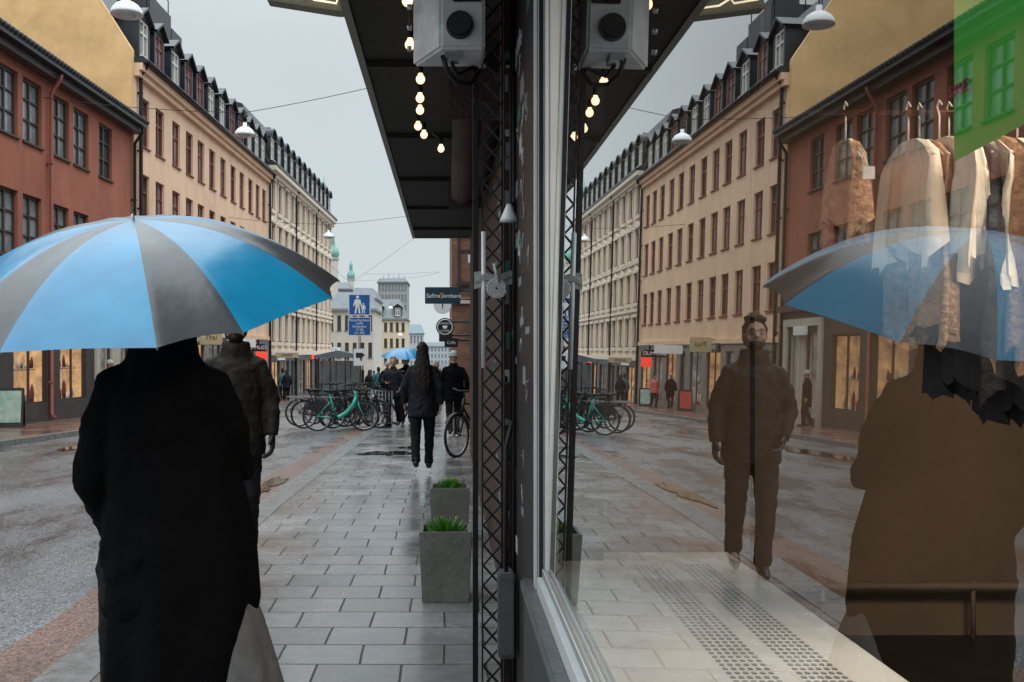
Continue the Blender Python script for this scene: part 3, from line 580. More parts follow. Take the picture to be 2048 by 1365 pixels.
b=MB(); b.box((0,-.45,11.85),(Lb,-.003,12.1)); b.box((0,-.25,11.6),(Lb,-.003,11.847)); b.box((0,-.14,4.15),(Lb,-.003,4.3)); b.box((0,-.2,1.35),(Lb,-.003,1.6)); b.box((0,-.12,6.9),(Lb,-.003,7.0)); b.build('cornice',trimm,B3)
b=MB(); prism(b,[(-.5,12.103),(-.5,12.25),(.0,12.3),(1.5,15.6),(6,16.9),(11,15.6),(11,12.103)],0,Lb); b.build('roof',roofm,B3)
for d in wd: dormer(B3,d-d0,.0,12.45,1.1,1.5,winwhite,True); 
for d in wd[:-1]: dormer(B3,d-d0+1,.5,13.2,.7,1.1,winwhite,True)
pipe(B3,8,-1.5,12,iron,r=.06); pipe(B3,16,-1.5,12,iron,r=.06)
bays=[(.7+i*2.9,2.9+i*2.9,-1.3,1.0,'wcdcwcwc'[i]) for i in range(8)]; shopfront(B3,0,Lb,-2.4,1.35,bays,darkst)
plate(B3,3,1.2,2.2,.3,signwhite); plate(B3,9,1.2,2.2,.3,signblack); plate(B3,15,1.2,2,.3,neonred)
# ------------------------------------------------------------ distant buildings
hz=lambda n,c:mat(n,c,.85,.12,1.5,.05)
def far(label,x0,x1,d,ytop,wallm,roofmm,rows,cols,rh=2,inset=.5,wm=windark):
    X0=(x0-895)/F*d; X1=(x1-895)/F*d; zt=CH-(ytop-704)/F*d; zb=g(d)-.3
    r=root('building',label,'building',((X0+X1)/2,d,0)); w=X1-X0; b=MB()
    H0=zt-zb; st=H0/rows; ops=[]; ww=min(1.0,w/cols*.5)
    for i in range(cols):
        for j in range(rows):
            u=-w/2+w*(i+.5)/cols; v=zb+st*(j+.28); ops.append((u-ww/2,u+ww/2,v,v+st*.55))
    facade(b,-w/2,w/2,zb,zt,ops,.15); dp=10
    b.add([(-w/2,0,zb),(-w/2,0,zt),(-w/2,dp,zt),(-w/2,dp,zb)],[(0,1,2,3)]); b.add([(w/2,0,zb),(w/2,0,zt),(w/2,dp,zt),(w/2,dp,zb)],[(0,1,2,3)]); b.build('wall',wallm,r)
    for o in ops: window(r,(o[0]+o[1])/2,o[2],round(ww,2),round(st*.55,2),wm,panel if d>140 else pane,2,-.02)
    b=MB(); b.box((-w/2-.2,-.25,zt),(w/2+.2,dp,zt+.2))
    i=inset; b.add([(-w/2-.1,-.15,zt+.2),(w/2+.1,-.15,zt+.2),(w/2+.1,dp,zt+.2),(-w/2-.1,dp,zt+.2),(-w/2+i,i*2,zt+.2+rh),(w/2-i,i*2,zt+.2+rh),(w/2-i,dp-i,zt+.2+rh),(-w/2+i,dp-i,zt+.2+rh)],[(0,1,5,4),(1,2,6,5),(2,3,7,6),(3,0,4,7),(4,5,6,7)])
    b.build('roof',roofmm,r)
    return r,w,zt
fw=hz('pale_plaster',(.56,.53,.47)); fy=hz('yellow_plaster',(.64,.53,.38)); fg=hz('grey_plaster',(.30,.31,.32)); fr=hz('hazy_roof',(.20,.22,.24)); fh=hz('hazy_wall',(.42,.47,.50)); fb=hz('hazy_blue_roof',(.25,.31,.35)); wmh=hz('hazy_window_frame',(.22,.23,.24))  # hazy tones have distance haze painted into the base colour
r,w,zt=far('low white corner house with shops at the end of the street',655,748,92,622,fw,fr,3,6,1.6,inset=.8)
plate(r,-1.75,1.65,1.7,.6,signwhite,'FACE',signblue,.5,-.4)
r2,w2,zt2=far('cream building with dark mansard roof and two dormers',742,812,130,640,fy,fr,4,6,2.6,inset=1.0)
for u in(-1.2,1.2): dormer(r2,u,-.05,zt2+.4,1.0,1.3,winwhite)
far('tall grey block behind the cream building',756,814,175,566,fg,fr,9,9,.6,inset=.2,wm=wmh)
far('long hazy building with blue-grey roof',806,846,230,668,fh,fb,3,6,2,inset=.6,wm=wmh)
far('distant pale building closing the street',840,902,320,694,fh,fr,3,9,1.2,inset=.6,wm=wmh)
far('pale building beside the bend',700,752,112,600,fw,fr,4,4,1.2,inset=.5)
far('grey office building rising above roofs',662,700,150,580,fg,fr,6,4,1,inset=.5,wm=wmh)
def tower(label,x,d,ytop,ybot,w,dome=True):
    q=P(x,704,d); zt=CH-(ytop-704)/F*d; zb=g(d)-.3; r=root('tower',label,'tower',(q.x,d,0)); k=w
    zs=CH-(ybot-704)/F*d
    b=MB(); b.loft([(zb,0,0,k*.5,k*.5),(zs,0,0,k*.5,k*.5)],8,sm=False); b.loft([(zs,0,0,k*.6,k*.6),(zs+k*.12,0,0,k*.62,k*.62)],8,sm=False); b.build('tower_shaft',fw,r)
    h=zt-zs; b=MB()
    b.loft([(zs+k*.12,0,0,k*.48,k*.48),(zs+h*.18,0,0,k*.6,k*.6),(zs+h*.34,0,0,k*.5,k*.5),(zs+h*.45,0,0,k*.22,k*.22),(zs+h*.48,0,0,k*.26,k*.26),(zs+h*.64,0,0,k*.22,k*.22),(zs+h*.7,0,0,k*.26,k*.26),(zs+h*.8,0,0,k*.08,k*.08),(zt,0,0,.03,.03)],12)
    b.build('copper_dome',copper,r)
tower('church tower with green copper dome and lantern',663,112,455,520,1.5); tower('slim turret with pointed copper cap',648,84,352,420,.8)
tower('distant tower with green lantern top',702,160,518,560,1.1)
r=root('roof_antenna','thin rooftop antennas on the grey block','antenna',(P(790,704,176).x,176,CH+(704-563)/F*176))
b=MB(); b.tube([(-2.1,0,.1),(1.8,0,.1)],.05,5)
for i in range(5): b.tube([(-2+i*.9,0,0),(-2+i*.9,0,1.0+.3*(i%2))],.04,5)
b.build('mast',iron,r)
# ------------------------------------------------------------ lamps and wires
lm=root('street_lamp','white dome street lamp hanging from a wire over the road','street lamp',(-5.48,17,7.30),group='hanging lamps along the street')
b=MB(); R=.27; b.loft([(0,0,0,R,R),(.03,0,0,R,R),(.10,0,0,R*.93,R*.93),(.17,0,0,R*.72,R*.72),(.22,0,0,R*.42,R*.42),(.24,0,0,R*.2,R*.2),(.34,0,0,R*.2,R*.2)],28); b.build('lamp_shade',white,lm)
b=MB(); b.tube([(0,0,.33),(0,0,.62)],.012,8); b.tube([(-.08,0,.5),(0,0,.55),(.08,0,.5)],.014,6); b.tube([(-.05,0,.36),(-.05,0,.5)],.01,6); b.build('hanger',iron,lm)
b=MB(); b.ball((0,0,.0),(.16,.16,.06),16,8); b.build('diffuser',mat('lamp_diffuser',(.6,.62,.62),.3),lm)
copytree(lm,(-5.5,27,7.42)); copytree(lm,(-5.62,47,6.95)); q=P(781,618,110); copytree(lm,q); q=P(800,672,110); copytree(lm,q)
def wire(pts,label='thin black wire strung across the street'):
    b=MB(); out=[]
    for a,c in zip(pts,pts[1:]):
        a=Vector(a);c=Vector(c)
        for i in range(8):
            t=i/8; out.append(a.lerp(c,t)-Vector((0,0,.12*4*t*(1-t)*min(1,(c-a).length/8))))
    out.append(Vector(pts[-1])); b.tube(out,.009,5); tag(b.build('overhead_wire',iron),label,'wire','wires across the street')
wire([(-11.3,17,8.2),(-5.48,17,7.92),(.36,17,8.8)]); wire([(-11,27,8.45),(-5.5,27,8.04),(.7,27,9.45)]); wire([(-10.35,47,7.9),(-5.62,47,7.57),(.12,47,8.3)])
wire([(-9.7,70,9.0),(-6.8,70,6.4),(.12,66,10.9)]); wire([(-7.5,90,8.6),(-.9,90,8.8)]); wire([P(700,562,105),P(805,556,105),P(878,545,60)])
# ------------------------------------------------------------ right-hand side buildings
SB=root('building','dark shop building with large window and canopy','building',(0,0,0))
b=MB(); b.box((.42,-8,3.3),(9,15.2,12)); b.build('upper_wall',mat('brown_upper_wall',(.16,.12,.09),.8),SB)
b=MB(); b.box((.345,4.8,0),(.6,15.2,3.3)); b.build('wall',brownw,SB)
b=MB(); b.box((.275,-8,.0),(.50,3.6,.70)); b.build('base_wall',mat('slate_base',(.045,.047,.05),.5,.35,4,.3,25),SB,bevel=.01)
b=MB(); b.box((.262,-8,.70),(.36,3.58,.735)); b.build('stone_ledge',mat('slate_ledge',(.13,.135,.14),.35,.3,6,.2,40),SB,bevel=.006)
b=MB(); b.box((.302,-8,.735),(.372,3.36,.79)); b.box((.318,-8,.79),(.334,3.36,.82),1); b.box((.3505,-8,.79),(.372,3.36,.812),0); b.build('window_sill_rail',[aluw,alu],SB,bevel=.003)
b=MB(); b.box((.300,3.40,.735),(.345,3.47,3.3),0); b.box((.306,3.352,.735),(.325,3.398,3.3),1); b.box((.327,3.335,.735),(.342,3.398,3.3),2); b.box((.343,3.33,.735),(.372,3.40,3.3),0); b.build('window_frame',[aluw,signblack,aluw],SB,bevel=.002)
b=MB(); b.box((.305,-8,3.2),(.372,3.33,3.3)); b.build('window_head_rail',alu,SB)
b=MB(); b.box((.30,3.474,0.702),(.345+.2,4.8,3.3)); b.box((.30,3.604,0),(.545,4.8,.70)); b.build('pier_wall',mat('black_stained_pier',(.022,.020,.020),.45,.6,9,.4,30,c2=(.006,.006,.007)),SB)
b=MB(); b.add([(0,-3,-.72),(0,-3,1.70),(0,3.35,1.70),(0,3.35,-.72)],[(0,1,2,3)])
gl=b.build('window_glass',glassm,SB,(.345,0,CH),(0,math.radians(.85),0))
b=MB(); b.box((.38,5.4,0),(6,5.5,3.25)); b.build('interior_wall',interior,SB)
b=MB(); b.box((6,-8,0),(6.1,5.5,3.25)); b.build('back_wall',interior,SB)
b=MB(); b.box((.38,-8.1,0),(6,-8,3.25)); b.build('interior_wall',interior,SB)
b=MB(); b.box((.51,-8,-.05),(6,5.4,.012)); b.build('interior_floor',floorin,SB)
b=MB(); b.box((.41,-8,3.2),(6,5.4,3.296)); b.build('interior_ceiling',mat('ceiling',(.16,.12,.09),.9),SB)
b=MB(); b.box((.373,-4,.76),(1.02,3.62,.82)); b.box((.50,-4,.0),(.99,3.58,.76)); b.build('display_ledge',shelfm,SB)
for (a,c) in ((.63,.745),(.79,.90)):
    b=MB(); y=1.2
    while y<3.4:
        k=6
        for i in range(k):
            x=a+(c-a)*(i+.15)/k; b.box((x,y,.8205),(x+(c-a)/k*.55,y+.013,.8225))
        y+=.030
    b.build('vent_grille',holem,SB)
b=MB(); b.tube([(1.2,5.3,.30),(5.5,5.3,.30)],.024,8)
for i in range(6): b.tube([(1.2+i*.8,5.3,.02),(1.2+i*.8,5.3,.34)],.013,6)
b.build('floor_pipe',mat('brown_pipe',(.26,.19,.14),.6),SB)
b=MB(); b.tube([(1.045,3.41,.0),(1.045,3.41,3.2)],.008,10); b.build('interior_post',iron,SB)
il=root('ceiling_lamp','warm ceiling lamp lighting the clothes shop','lamp',(2.2,1.7,3.1)); b=MB(); b.box((-.5,-.5,0),(.5,.5,.05)); b.build('lamp_panel',mat('lit_panel',(1,.8,.55),.5,.05,bump=0,emit=2),il)
L=bpy.data.lights.new('ceiling_light','AREA'); L.energy=95; L.size=1.2; L.color=(1,.83,.66); lo=bpy.data.objects.new('ceiling_light',L); coll.objects.link(lo); lo.parent=il; lo.location=(0,0,-.03)
# clothes rail
cr=root('clothes_rail','thin dark clothes rail inside the shop window','clothes rail',(0,2.5,2.15))
b=MB(); b.tube([(.77,0,0),(2.0,0,0)],.008,8); b.tube([(.79,0,0),(.79,0,1.0)],.004,6); b.tube([(1.9,0,0),(1.9,0,1.0)],.004,6); b.build('rail',mat('bronze_rail',(.12,.06,.035),.3,.2,metal=.5),cr)
def garment(x,m,ln,label,hw=.20,th=.02,ph=0,yoff=0):
    r=root('garment',label,'clothing',(x,2.5+yoff,2.15),group='clothes hanging on the rail')
    b=MB(); b.tube([(0,0,-.07),(0,0,-.01),(0,.012,.015),(0,0,.028),(0,-.014,.014)],.0025,5); b.tube([(0,-hw*.9,-.13),(0,-.03,-.075),(0,.03,-.075),(0,hw*.9,-.13)],.006,6); b.build('hanger',creamcl,r)
    b=MB()
    seg=48; vs=[];zs=[-.072,-.09,-.125,-.17,-.2,-.3,-.42,-.55,-ln]; zs=[z for z in zs if z>-ln]+[-ln]
    hwz=lambda z: hw*(.3 if z>-.08 else .65 if z>-.1 else .98 if z>-.13 else 1.04)
    for j,z in enumerate(zs):
        for i in range(seg):
            a=2*math.pi*i/seg; t=j/(len(zs)-1); xx=th*math.sin(a)*(1+.7*t)+.022*t*math.sin(5*a+ph)+.015*t*math.sin(11*a+ph*2); yy=hwz(z)*math.cos(a)*(1+.10*math.sin(z*14+ph)*t-.15*t); vs.append((xx,yy,z+.03*math.sin(3*a+ph)*t+.012*math.sin(13*a+ph)*t))
    b.add(vs,[(j*seg+i,j*seg+(i+1)%seg,(j+1)*seg+(i+1)%seg,(j+1)*seg+i) for j in range(len(zs)-1) for i in range(seg)],0,True); b.build('garment_cloth',m,r)
garment(1.0,tancl,.30,'small tan lace top on a pale hanger',.10)
for i,(m,ln,lb) in enumerate([(creamcl,.36,'cream fringed shirt'),(tancl,.56,'long tan lace garment'),(creamcl,.40,'cream cotton shirt'),(whitecl,.38,'white shirt'),(darkcl,.70,'dark frilled garment'),(creamcl,.42,'cream draped blouse'),(tancl,.62,'tan patterned blouse'),(whitecl,.42,'white cotton top'),(darkcl,.76,'dark frilled dress'),(creamcl,.42,'cream blouse'),(bluecl,.60,'blue long garment'),(whitecl,.45,'white blouse'),(bluecl,.64,'dark blue dress'),(creamcl,.42,'cream top')]):
    garment(1.16+i*.034,m,ln,lb+' hanging on the rail',.15+.012*(i%3),.013,i*1.7,random.uniform(-.02,.02))
r=root('price_tag','white paper price tag hanging by the tan top','tag',(1.0,2.36,1.99)); b=MB(); b.box((-.014,0,-.03),(.014,.002,.0)); b.build('tag_card',signwhite,r); b=MB(); b.tube([(0,.001,0),(0,.06,.06)],.001,4); b.build('tag_string',signwhite,r)
r=root('poster','green paper sale poster fixed inside the window','poster',(0,0,0))
b=MB(); b.add([(.56,1.10,1.76),(.56,.85,1.78),(.56,.85,2.4),(.56,1.10,2.4)],[(0,1,2,3)]); b.build('poster_sheet',greencl,r)
text('SALE',.018,dullred,r,(.555,1.08,1.835),(math.pi/2,0,-math.pi/2))
# ------------------------------------------------------------ canopy
cn=root('canopy','long dark shop canopy with olive metal edge over the pavement','canopy',(0,0,0))
b=MB(); b.box((-.49,-8,3.30),(.42,15.2,3.42)); b.build('canopy_deck',canopym,cn)
b=MB(); b.box((-.535,-8,3.285),(-.492,15.24,3.56)); b.box((-.4915,15.203,3.285),(.42,15.24,3.56)); b.build('canopy_edge',olive,cn)
for i in range(8): b=MB(); b.box((-.488,i*2-.02,3.262),(.34,i*2+.03,3.298)); b.build('canopy_rib',canopym,cn)
nr=root('neon_sign','angular neon tube sign fixed to the canopy edge','sign',(0,5.4,0))
b=MB(); pp=[(-.98,3.46),(-.60,3.40),(-.54,3.40),(-.54,3.75),(-.9,3.75)]; b.add([(x,0,z) for x,z in pp]+[(x,.1,z) for x,z in pp],[(0,1,2,3,4),(5,6,7,8,9)]+[(i,(i+1)%5,5+(i+1)%5,5+i) for i in range(5)]); b.build('sign_back',olive,nr)
b=MB(); b.tube([(-.93,-.03,3.55),(-.93,-.03,3.49),(-.80,-.03,3.465),(-.78,-.03,3.49),(-.72,-.03,3.45),(-.60,-.03,3.43),(-.58,-.03,3.5)],.006,6); b.build('neon_tube',neonmat,nr)
bs=[(815,2,4.6),(820,90,5.05),(841,159,5.66),(840,197,6.08),(840,221,6.39),(836,253,6.84),(848,270,7.1),(882,298,7.6)]
sl=root('string_light','string of round warm bulbs hanging under the canopy','string lights',(0,0,0))
pts=[]
for i,(x,y,d) in enumerate(bs):
    p=P(x,y,d); b=MB(); b.ball((0,0,0),(.026,.026,.028),14,10); b.loft([(.018,0,0,.016,.016),(.035,0,0,.013,.013)],12); o=b.build('bulb',bulbm,sl,p)
    k=MB(); k.loft([(.033,0,0,.015,.015),(.08,0,0,.015,.015),(.09,0,0,.006,.006)],10); k.build('bulb_socket',iron,o); pts.append(p+Vector((0,0,.09)))
b=MB(); out=[]
for a,c in zip(pts,pts[1:]):
    for i in range(6): t=i/6; out.append(a.lerp(c,t)-Vector((0,0,.03*4*t*(1-t))))
out.append(pts[-1]); out.append(pts[-1]+Vector((.25,.3,.1))); b.tube(out,.004,6); b.build('cable',iron,sl)
r=root('rolled_awning','rolled brown awning cassette on the wall','awning',(.13,0,2.98)); b=MB(); b.tube([(0,5.6,0),(0,9.0,0)],.10,16); b.tube([(.1,5.7,.05),(.1,8.9,.05)],.11,12); b.build('awning_roll',brownw,r)
for y in(5.55,9.01): b=MB(); b.box((-.12,y,-.13),(.2,y+.04,.13)); b.build('end_plate',ironr,r)
r=root('metal_cabinet','white metal cabinet with round black vent mounted high','cabinet',(0,0,0))
pl=[(-.031,4.1),(.155,4.1),(.155,4.37),(-.154,4.37)]; b=MB(); b.add([(x,y,2.80) for x,y in pl]+[(x,y,3.26) for x,y in pl],[(0,1,2,3),(4,5,6,7)]+[(i,(i+1)%4,4+(i+1)%4,4+i) for i in range(4)]); b.build('cabinet_body',mat('cabinet_white',(.70,.70,.68),.4,.25,7,.1,metal=.05),r,bevel=.012)
b=MB(); rr=.058; c=P(920,50,4.09)
b.tube([(c.x,4.098,c.z),(c.x,4.075,c.z)],[rr,rr*.93],28,sm=False); b.build('round_vent',signblack,r)
b=MB(); b.tube([(c.x,4.06,c.z),(c.x,4.076,c.z)],[.045,.045],24,sm=False); b.build('vent_grille',rubber,r)
b=MB(); b.box((.02,4.085,2.99),(.14,4.097,3.2)); b.build('door_panel',signblack,r,bevel=.004)
b=MB(); b.tube([(-.02,4.2,2.80),(0,4.2,2.73),(.04,4.25,2.70),(.10,4.3,2.71),(.14,4.35,2.78)],.011,8); b.tube([(.02,4.22,2.81),(.02,4.22,2.77),(.04,4.3,2.75),(.12,4.36,2.80)],.009,8); b.build('cable',rubber,r)
b=MB(); b.box((-.01,4.14,2.775),(.05,4.24,2.80)); b.build('bracket',steel,r)
b=MB(); b.box((.13,4.37,2.82),(.17,4.46,2.87)); b.build('bracket',steel,r)
for z in (2.86,2.95,3.04): b=MB(); b.tube([(-.155,4.3,z),(-.175,4.3,z)],.012,10); b.build('knob',steel,r)
# ------------------------------------------------------------ pier and gate
r=root('folding_gate','black folded scissor gate with steel post beside the shopfront','gate',(0,0,0))
b=MB(); b.box((.112,4.40,0),(.136,4.45,3.28)); b.build('post',iron,r,bevel=.004)
b=MB(); b.box((.150,4.36,0),(.157,4.375,3.28)); b.box((.235,4.36,0),(.242,4.375,3.28)); z=0; per=.088
while z<3.2:
    b.tube([(.157,4.352,z),(.236,4.352,z+per)],.0058,4,sm=False); b.tube([(.236,4.344,z),(.157,4.344,z+per)],.0058,4,sm=False); z+=per
b.build('lattice',iron,r)
b=MB(); b.box((.250,4.42,0),(.275,4.47,3.28)); b.build('channel',ironr,r)
r=root('steel_column','rusty dark steel column plastered with old stickers','column',(0,0,0))
b=MB(); b.box((.252,4.56,0),(.298,4.78,3.28)); b.build('column_shaft',ironr,r)
b=MB(); b.tube([(.292,4.36,.0),(.292,4.36,3.25)],.008,8); b.build('conduit',rubber,r)
b=MB(); b.tube([(.275,4.33,1.2),(.275,4.33,3.25)],.006,8); b.build('conduit',rubber,r)
b=MB(); b.tube([(.157,4.31,1.48),(.157,4.31,2.07)],.011,10); b.build('conduit',aluw,r)
stk=[mat('sticker_pale',(.6,.6,.58),.6,.4,20,.1),mat('sticker_grey',(.25,.26,.28),.6,.4,20,.1),mat('sticker_teal',(.03,.16,.13),.5,.3,20,.1),mat('sticker_dark',(.09,.07,.07),.5,.3,20,.1)]
for i in range(75):
    z=random.uniform(.5,3.15); h=random.uniform(.02,.08); w=random.uniform(.02,.06)
    b=MB()
    if i%3==0: y=random.uniform(3.6,4.6); b.box((.2985-.0006*(i%4),y,z),(.2996,y+w*3.5,z+h))
    elif i%3==1: x=random.uniform(.252,.262); b.box((x,4.4155-.001*(i%3),z),(min(.274,x+w*.6),4.4185,z+h))
    else: y=random.uniform(4.85,7.2); b.box((.3425-.0006*(i%4),y,z),(.3446,y+w*5,z+h))
    o=b.build('sticker',stk[0 if i%5==0 else 1 if i%5<3 else 2 if i%5==3 else (3 if i%10==4 else 1)],r)
b=MB()
for i in range(30):
    z=random.uniform(.9,3.0); y=random.uniform(3.6,4.5); pts=[(.2965,y+random.uniform(-.08,.08),z+random.uniform(-.05,.05)) for _ in range(5)]; b.tube(pts,.0018,4)
b.build('graffiti_marks',stk[0],r)
r=root('strap','grey webbing strap with coiled end tied round the gate','strap',(0,0,0))
b=MB()
def band(z0,z1,y=4.32):
    vs=[];n=12
    for i in range(n+1):
        t=i/n; x=.115+.165*t; zz=z0+(z1-z0)*t+.006*math.sin(t*7); yy=y-.02*math.sin(math.pi*t)
        vs+=[(x,yy,zz),(x,yy,zz+.026)]
    b.add(vs,[(2*i,2*i+1,2*i+3,2*i+2) for i in range(n)],0,True)
band(1.87,1.85); band(1.845,1.875,4.31); band(1.82,1.84,4.315); b.build('strap_band',mat('grey_webbing',(.36,.36,.35),.8,.3,60,.5,90),r)
b=MB(); pts=[]
for i in range(90):
    a=i*.35; q=.006+.0375*i/90; pts.append((.212+q*math.cos(a),4.285,1.825+q*math.sin(a)))
b.tube(pts,.006,6); b.tube([(.222,4.28,1.85),(.208,4.275,1.89),(.2,4.28,1.93)],.007,6); b.build('strap_coil',mat('pale_cord',(.58,.58,.56),.8,.2,60,.5,90),r)
r=root('wall_lamp','small white conical wall lamp on the pier','lamp',(.262,4.25,2.16)); b=MB(); b.loft([(-.055,0,0,.04,.04),(-.04,0,0,.036,.036),(.0,0,0,.018,.018),(.02,0,0,.010,.010)],20); b.build('lamp_shade',white,r); b=MB(); b.tube([(0,0,.02),(.02,.05,.03),(.035,.12,.03)],.006,6); b.build('arm',iron,r)
r=root('junction_box','grey metal junction box low on the pier','electrical box',(.25,4.2,.25)); b=MB(); b.box((-.035,0,0),(.035,.12,.36)); b.build('box_body',mat('grey_box',(.12,.12,.115),.5,.4,8,.2),r,bevel=.008)
b=MB(); b.box((-.03,-.012,.02),(.03,-.001,.33)); b.build('box_cover',mat('box_cover_grey',(.13,.13,.125),.5,.3),r,bevel=.004); b=MB(); b.tube([(0,.05,.36),(0,.05,.9),(.03,.1,1.0)],.009,8); b.build('conduit',rubber,r)
# ------------------------------------------------------------ right side beyond the canopy
RB=root('building','plain dark building with shops beyond the canopy','building',(0,0,0)); b=MB(); b.box((.72,15.25,-1.2),(9,29.9,11)); b.build('wall',stone,RB)
for a,c in((16,19),(20,23),(24,28)): b=MB(); b.box((.66,a,0),(.718,c,2.2)); b.build('shop_window',pane,RB)
BB=root('building','orange brick building further down the street','building',(0,0,0)); b=MB(); b.box((.13,30,-2),(9,62,10.5)); b.build('wall',brick,BB)
for z in (3.0,5.6): b=MB(); b.box((.02,29.9,z),(1.5,32,z+.16)); b.build('ledge',trimm,BB)
for z in(3.6,6.2): window(BB,.75,z,.9,1.5,windark,pane,2,29.87)
def rsign(label,x0,x1,y0,y1,d,m,txt=None,ts=.1,tm=signwhite,rnd=False,name='projecting_sign'):
    a=P(x0,y1,d); c=P(x1,y0,d); r=root(name,label,'sign',((a.x+c.x)/2,d,(a.z+c.z)/2)); w=c.x-a.x; h=c.z-a.z; b=MB()
    if rnd: b.tube([(0,-.04,0),(0,.04,0)],[w/2,w/2],32,sm=False)
    else: b.box((-w/2,-.04,-h/2),(w/2,.04,h/2))
    b.build('sign_panel',m,r,bevel=.006); b=MB(); b.tube([(w/2-.02,0,h*.3),(.75-r.location.x,0,h*.3)],.018,6); b.build('bracket',iron,r)
    if txt: text(txt,ts,tm,r,(0,-.05,0))
    return r,w,h
r,w,h=rsign('dark teal pawnshop sign with white letters and orange dots',850,921,575,608,19,signdark)
text('Sefina',.115,signwhite,r,(-.18,-.05,-.01)); text('pantbank',.105,signwhite,r,(.165,-.05,-.01))
b=MB()
for x,z in ((-.035,.03),(.0,.03),(-.018,-.008)): b.tube([(x,-.052,z),(x,-.045,z)],.016,12,sm=False)
b.build('orange_dots',orange,r)
rsign('round blue and white sign under the pawnshop sign',867,903,592,628,24,signwhite,'i',.3,signblue,True)
r,w,h=rsign('round black coffee shop sign with white ring',872,908,637,672,17.5,signblack,None,rnd=True)
b=MB(); b.tube([(.13*math.cos(a),-.05,.13*math.sin(a)) for a in [i*math.pi/16 for i in range(32)]],.009,6,closed=True); b.build('ring',signwhite,r)
text('ESPRESSO',.05,signwhite,r,(0,-.05,.06)); text('HOUSE',.05,signwhite,r,(0,-.05,-.07)); b=MB(); b.loft([(-.04,0,-.05,.03,.005),(.02,0,-.05,.045,.005)],12); b.build('cup_mark',signwhite,r)
rsign('small black cafe sign with white letters',889,916,677,695,16.5,signblack,'Caffe',.07)
rsign('white street name plate on the wall',936,950,510,526,26,signwhite,'Ha\n1-',.07,signblack)
rsign('narrow black hanging sign',878,905,668,684,20,signblack,None)
# ------------------------------------------------------------ road signs
q=P(719,850,25.6); r=root('road_sign','blue pedestrian zone road sign with text plate on a pole','road sign',(q.x,25.6,g(25.6)))
Z=lambda y:CH-(y-704)/F*25.6-g(25.6)
b=MB(); b.tube([(0,.03,0),(0,.03,Z(588))],.03,10); b.build('pole',steel,r)
b=MB(); b.box((-.285,-.01,Z(631.5)),(.285,.01,Z(588.5))); o=b.build('sign_panel',signblue,r,bevel=.004)
def border(x0,x1,z0,z1,t=.012,y=-.014):
    b=MB(); b.box((x0,y,z0),(x1,y+.003,z0+t));b.box((x0,y,z1-t),(x1,y+.003,z1));b.box((x0,y,z0+t),(x0+t,y+.003,z1-t));b.box((x1-t,y,z0+t),(x1,y+.003,z1-t)); return b.build('sign_border',signwhite,r)
border(-.284,.284,Z(631.3),Z(588.7),.02); zc=Z(632)
b=MB()
def fig(x,z,s):
    b.tube([(x,-.018,z+.42*s),(x,-.012,z+.42*s)],.04*s,14,sm=False)
    b.add([(x-.07*s,-.015,z+.36*s),(x+.07*s,-.015,z+.36*s),(x+.05*s,-.015,z+.17*s),(x-.05*s,-.015,z+.17*s)],[(0,1,2,3)])
    for k in(-1,1):
        b.add([(x+k*.005*s,-.0155,z+.18*s),(x+k*.05*s,-.0155,z+.18*s),(x+k*.075*s,-.0155,z),(x+k*.03*s,-.0155,z)],[(0,1,2,3)])
        b.add([(x+k*.07*s,-.0155,z+.36*s),(x+k*.115*s,-.0155,z+.19*s),(x+k*.085*s,-.0155,z+.18*s),(x+k*.045*s,-.0155,z+.33*s)],[(0,1,2,3)])
fig(-.05,zc+.06,1.0); fig(.10,zc+.06,.58); b.build('pictogram',signwhite,r)
b=MB(); b.box((-.295,-.01,Z(672)),(.295,.01,Z(634.5))); b.build('text_plate',signblue,r,bevel=.004); border(-.294,.294,Z(671.8),Z(634.7),.015)
for i,t in enumerate(['Motorfordons-','trafik','förbjuden','11-06','(11 06)']): text(t,.092,signwhite,r,(0,-.014,Z(641+i*6.3)))
b=MB(); b.box((-.15,-.01,Z(732)),(.16,.01,Z(698))); b.build('camera_plate',signwhite,r,bevel=.004)
b=MB(); b.box((-.09,-.016,Z(716)),(.08,-.011,Z(706))); b.box((.02,-.018,Z(722)),(.06,-.011,Z(716))); b.box((.08,-.017,Z(713)),(.12,-.011,Z(708))); b.build('pictogram',signblack,r)
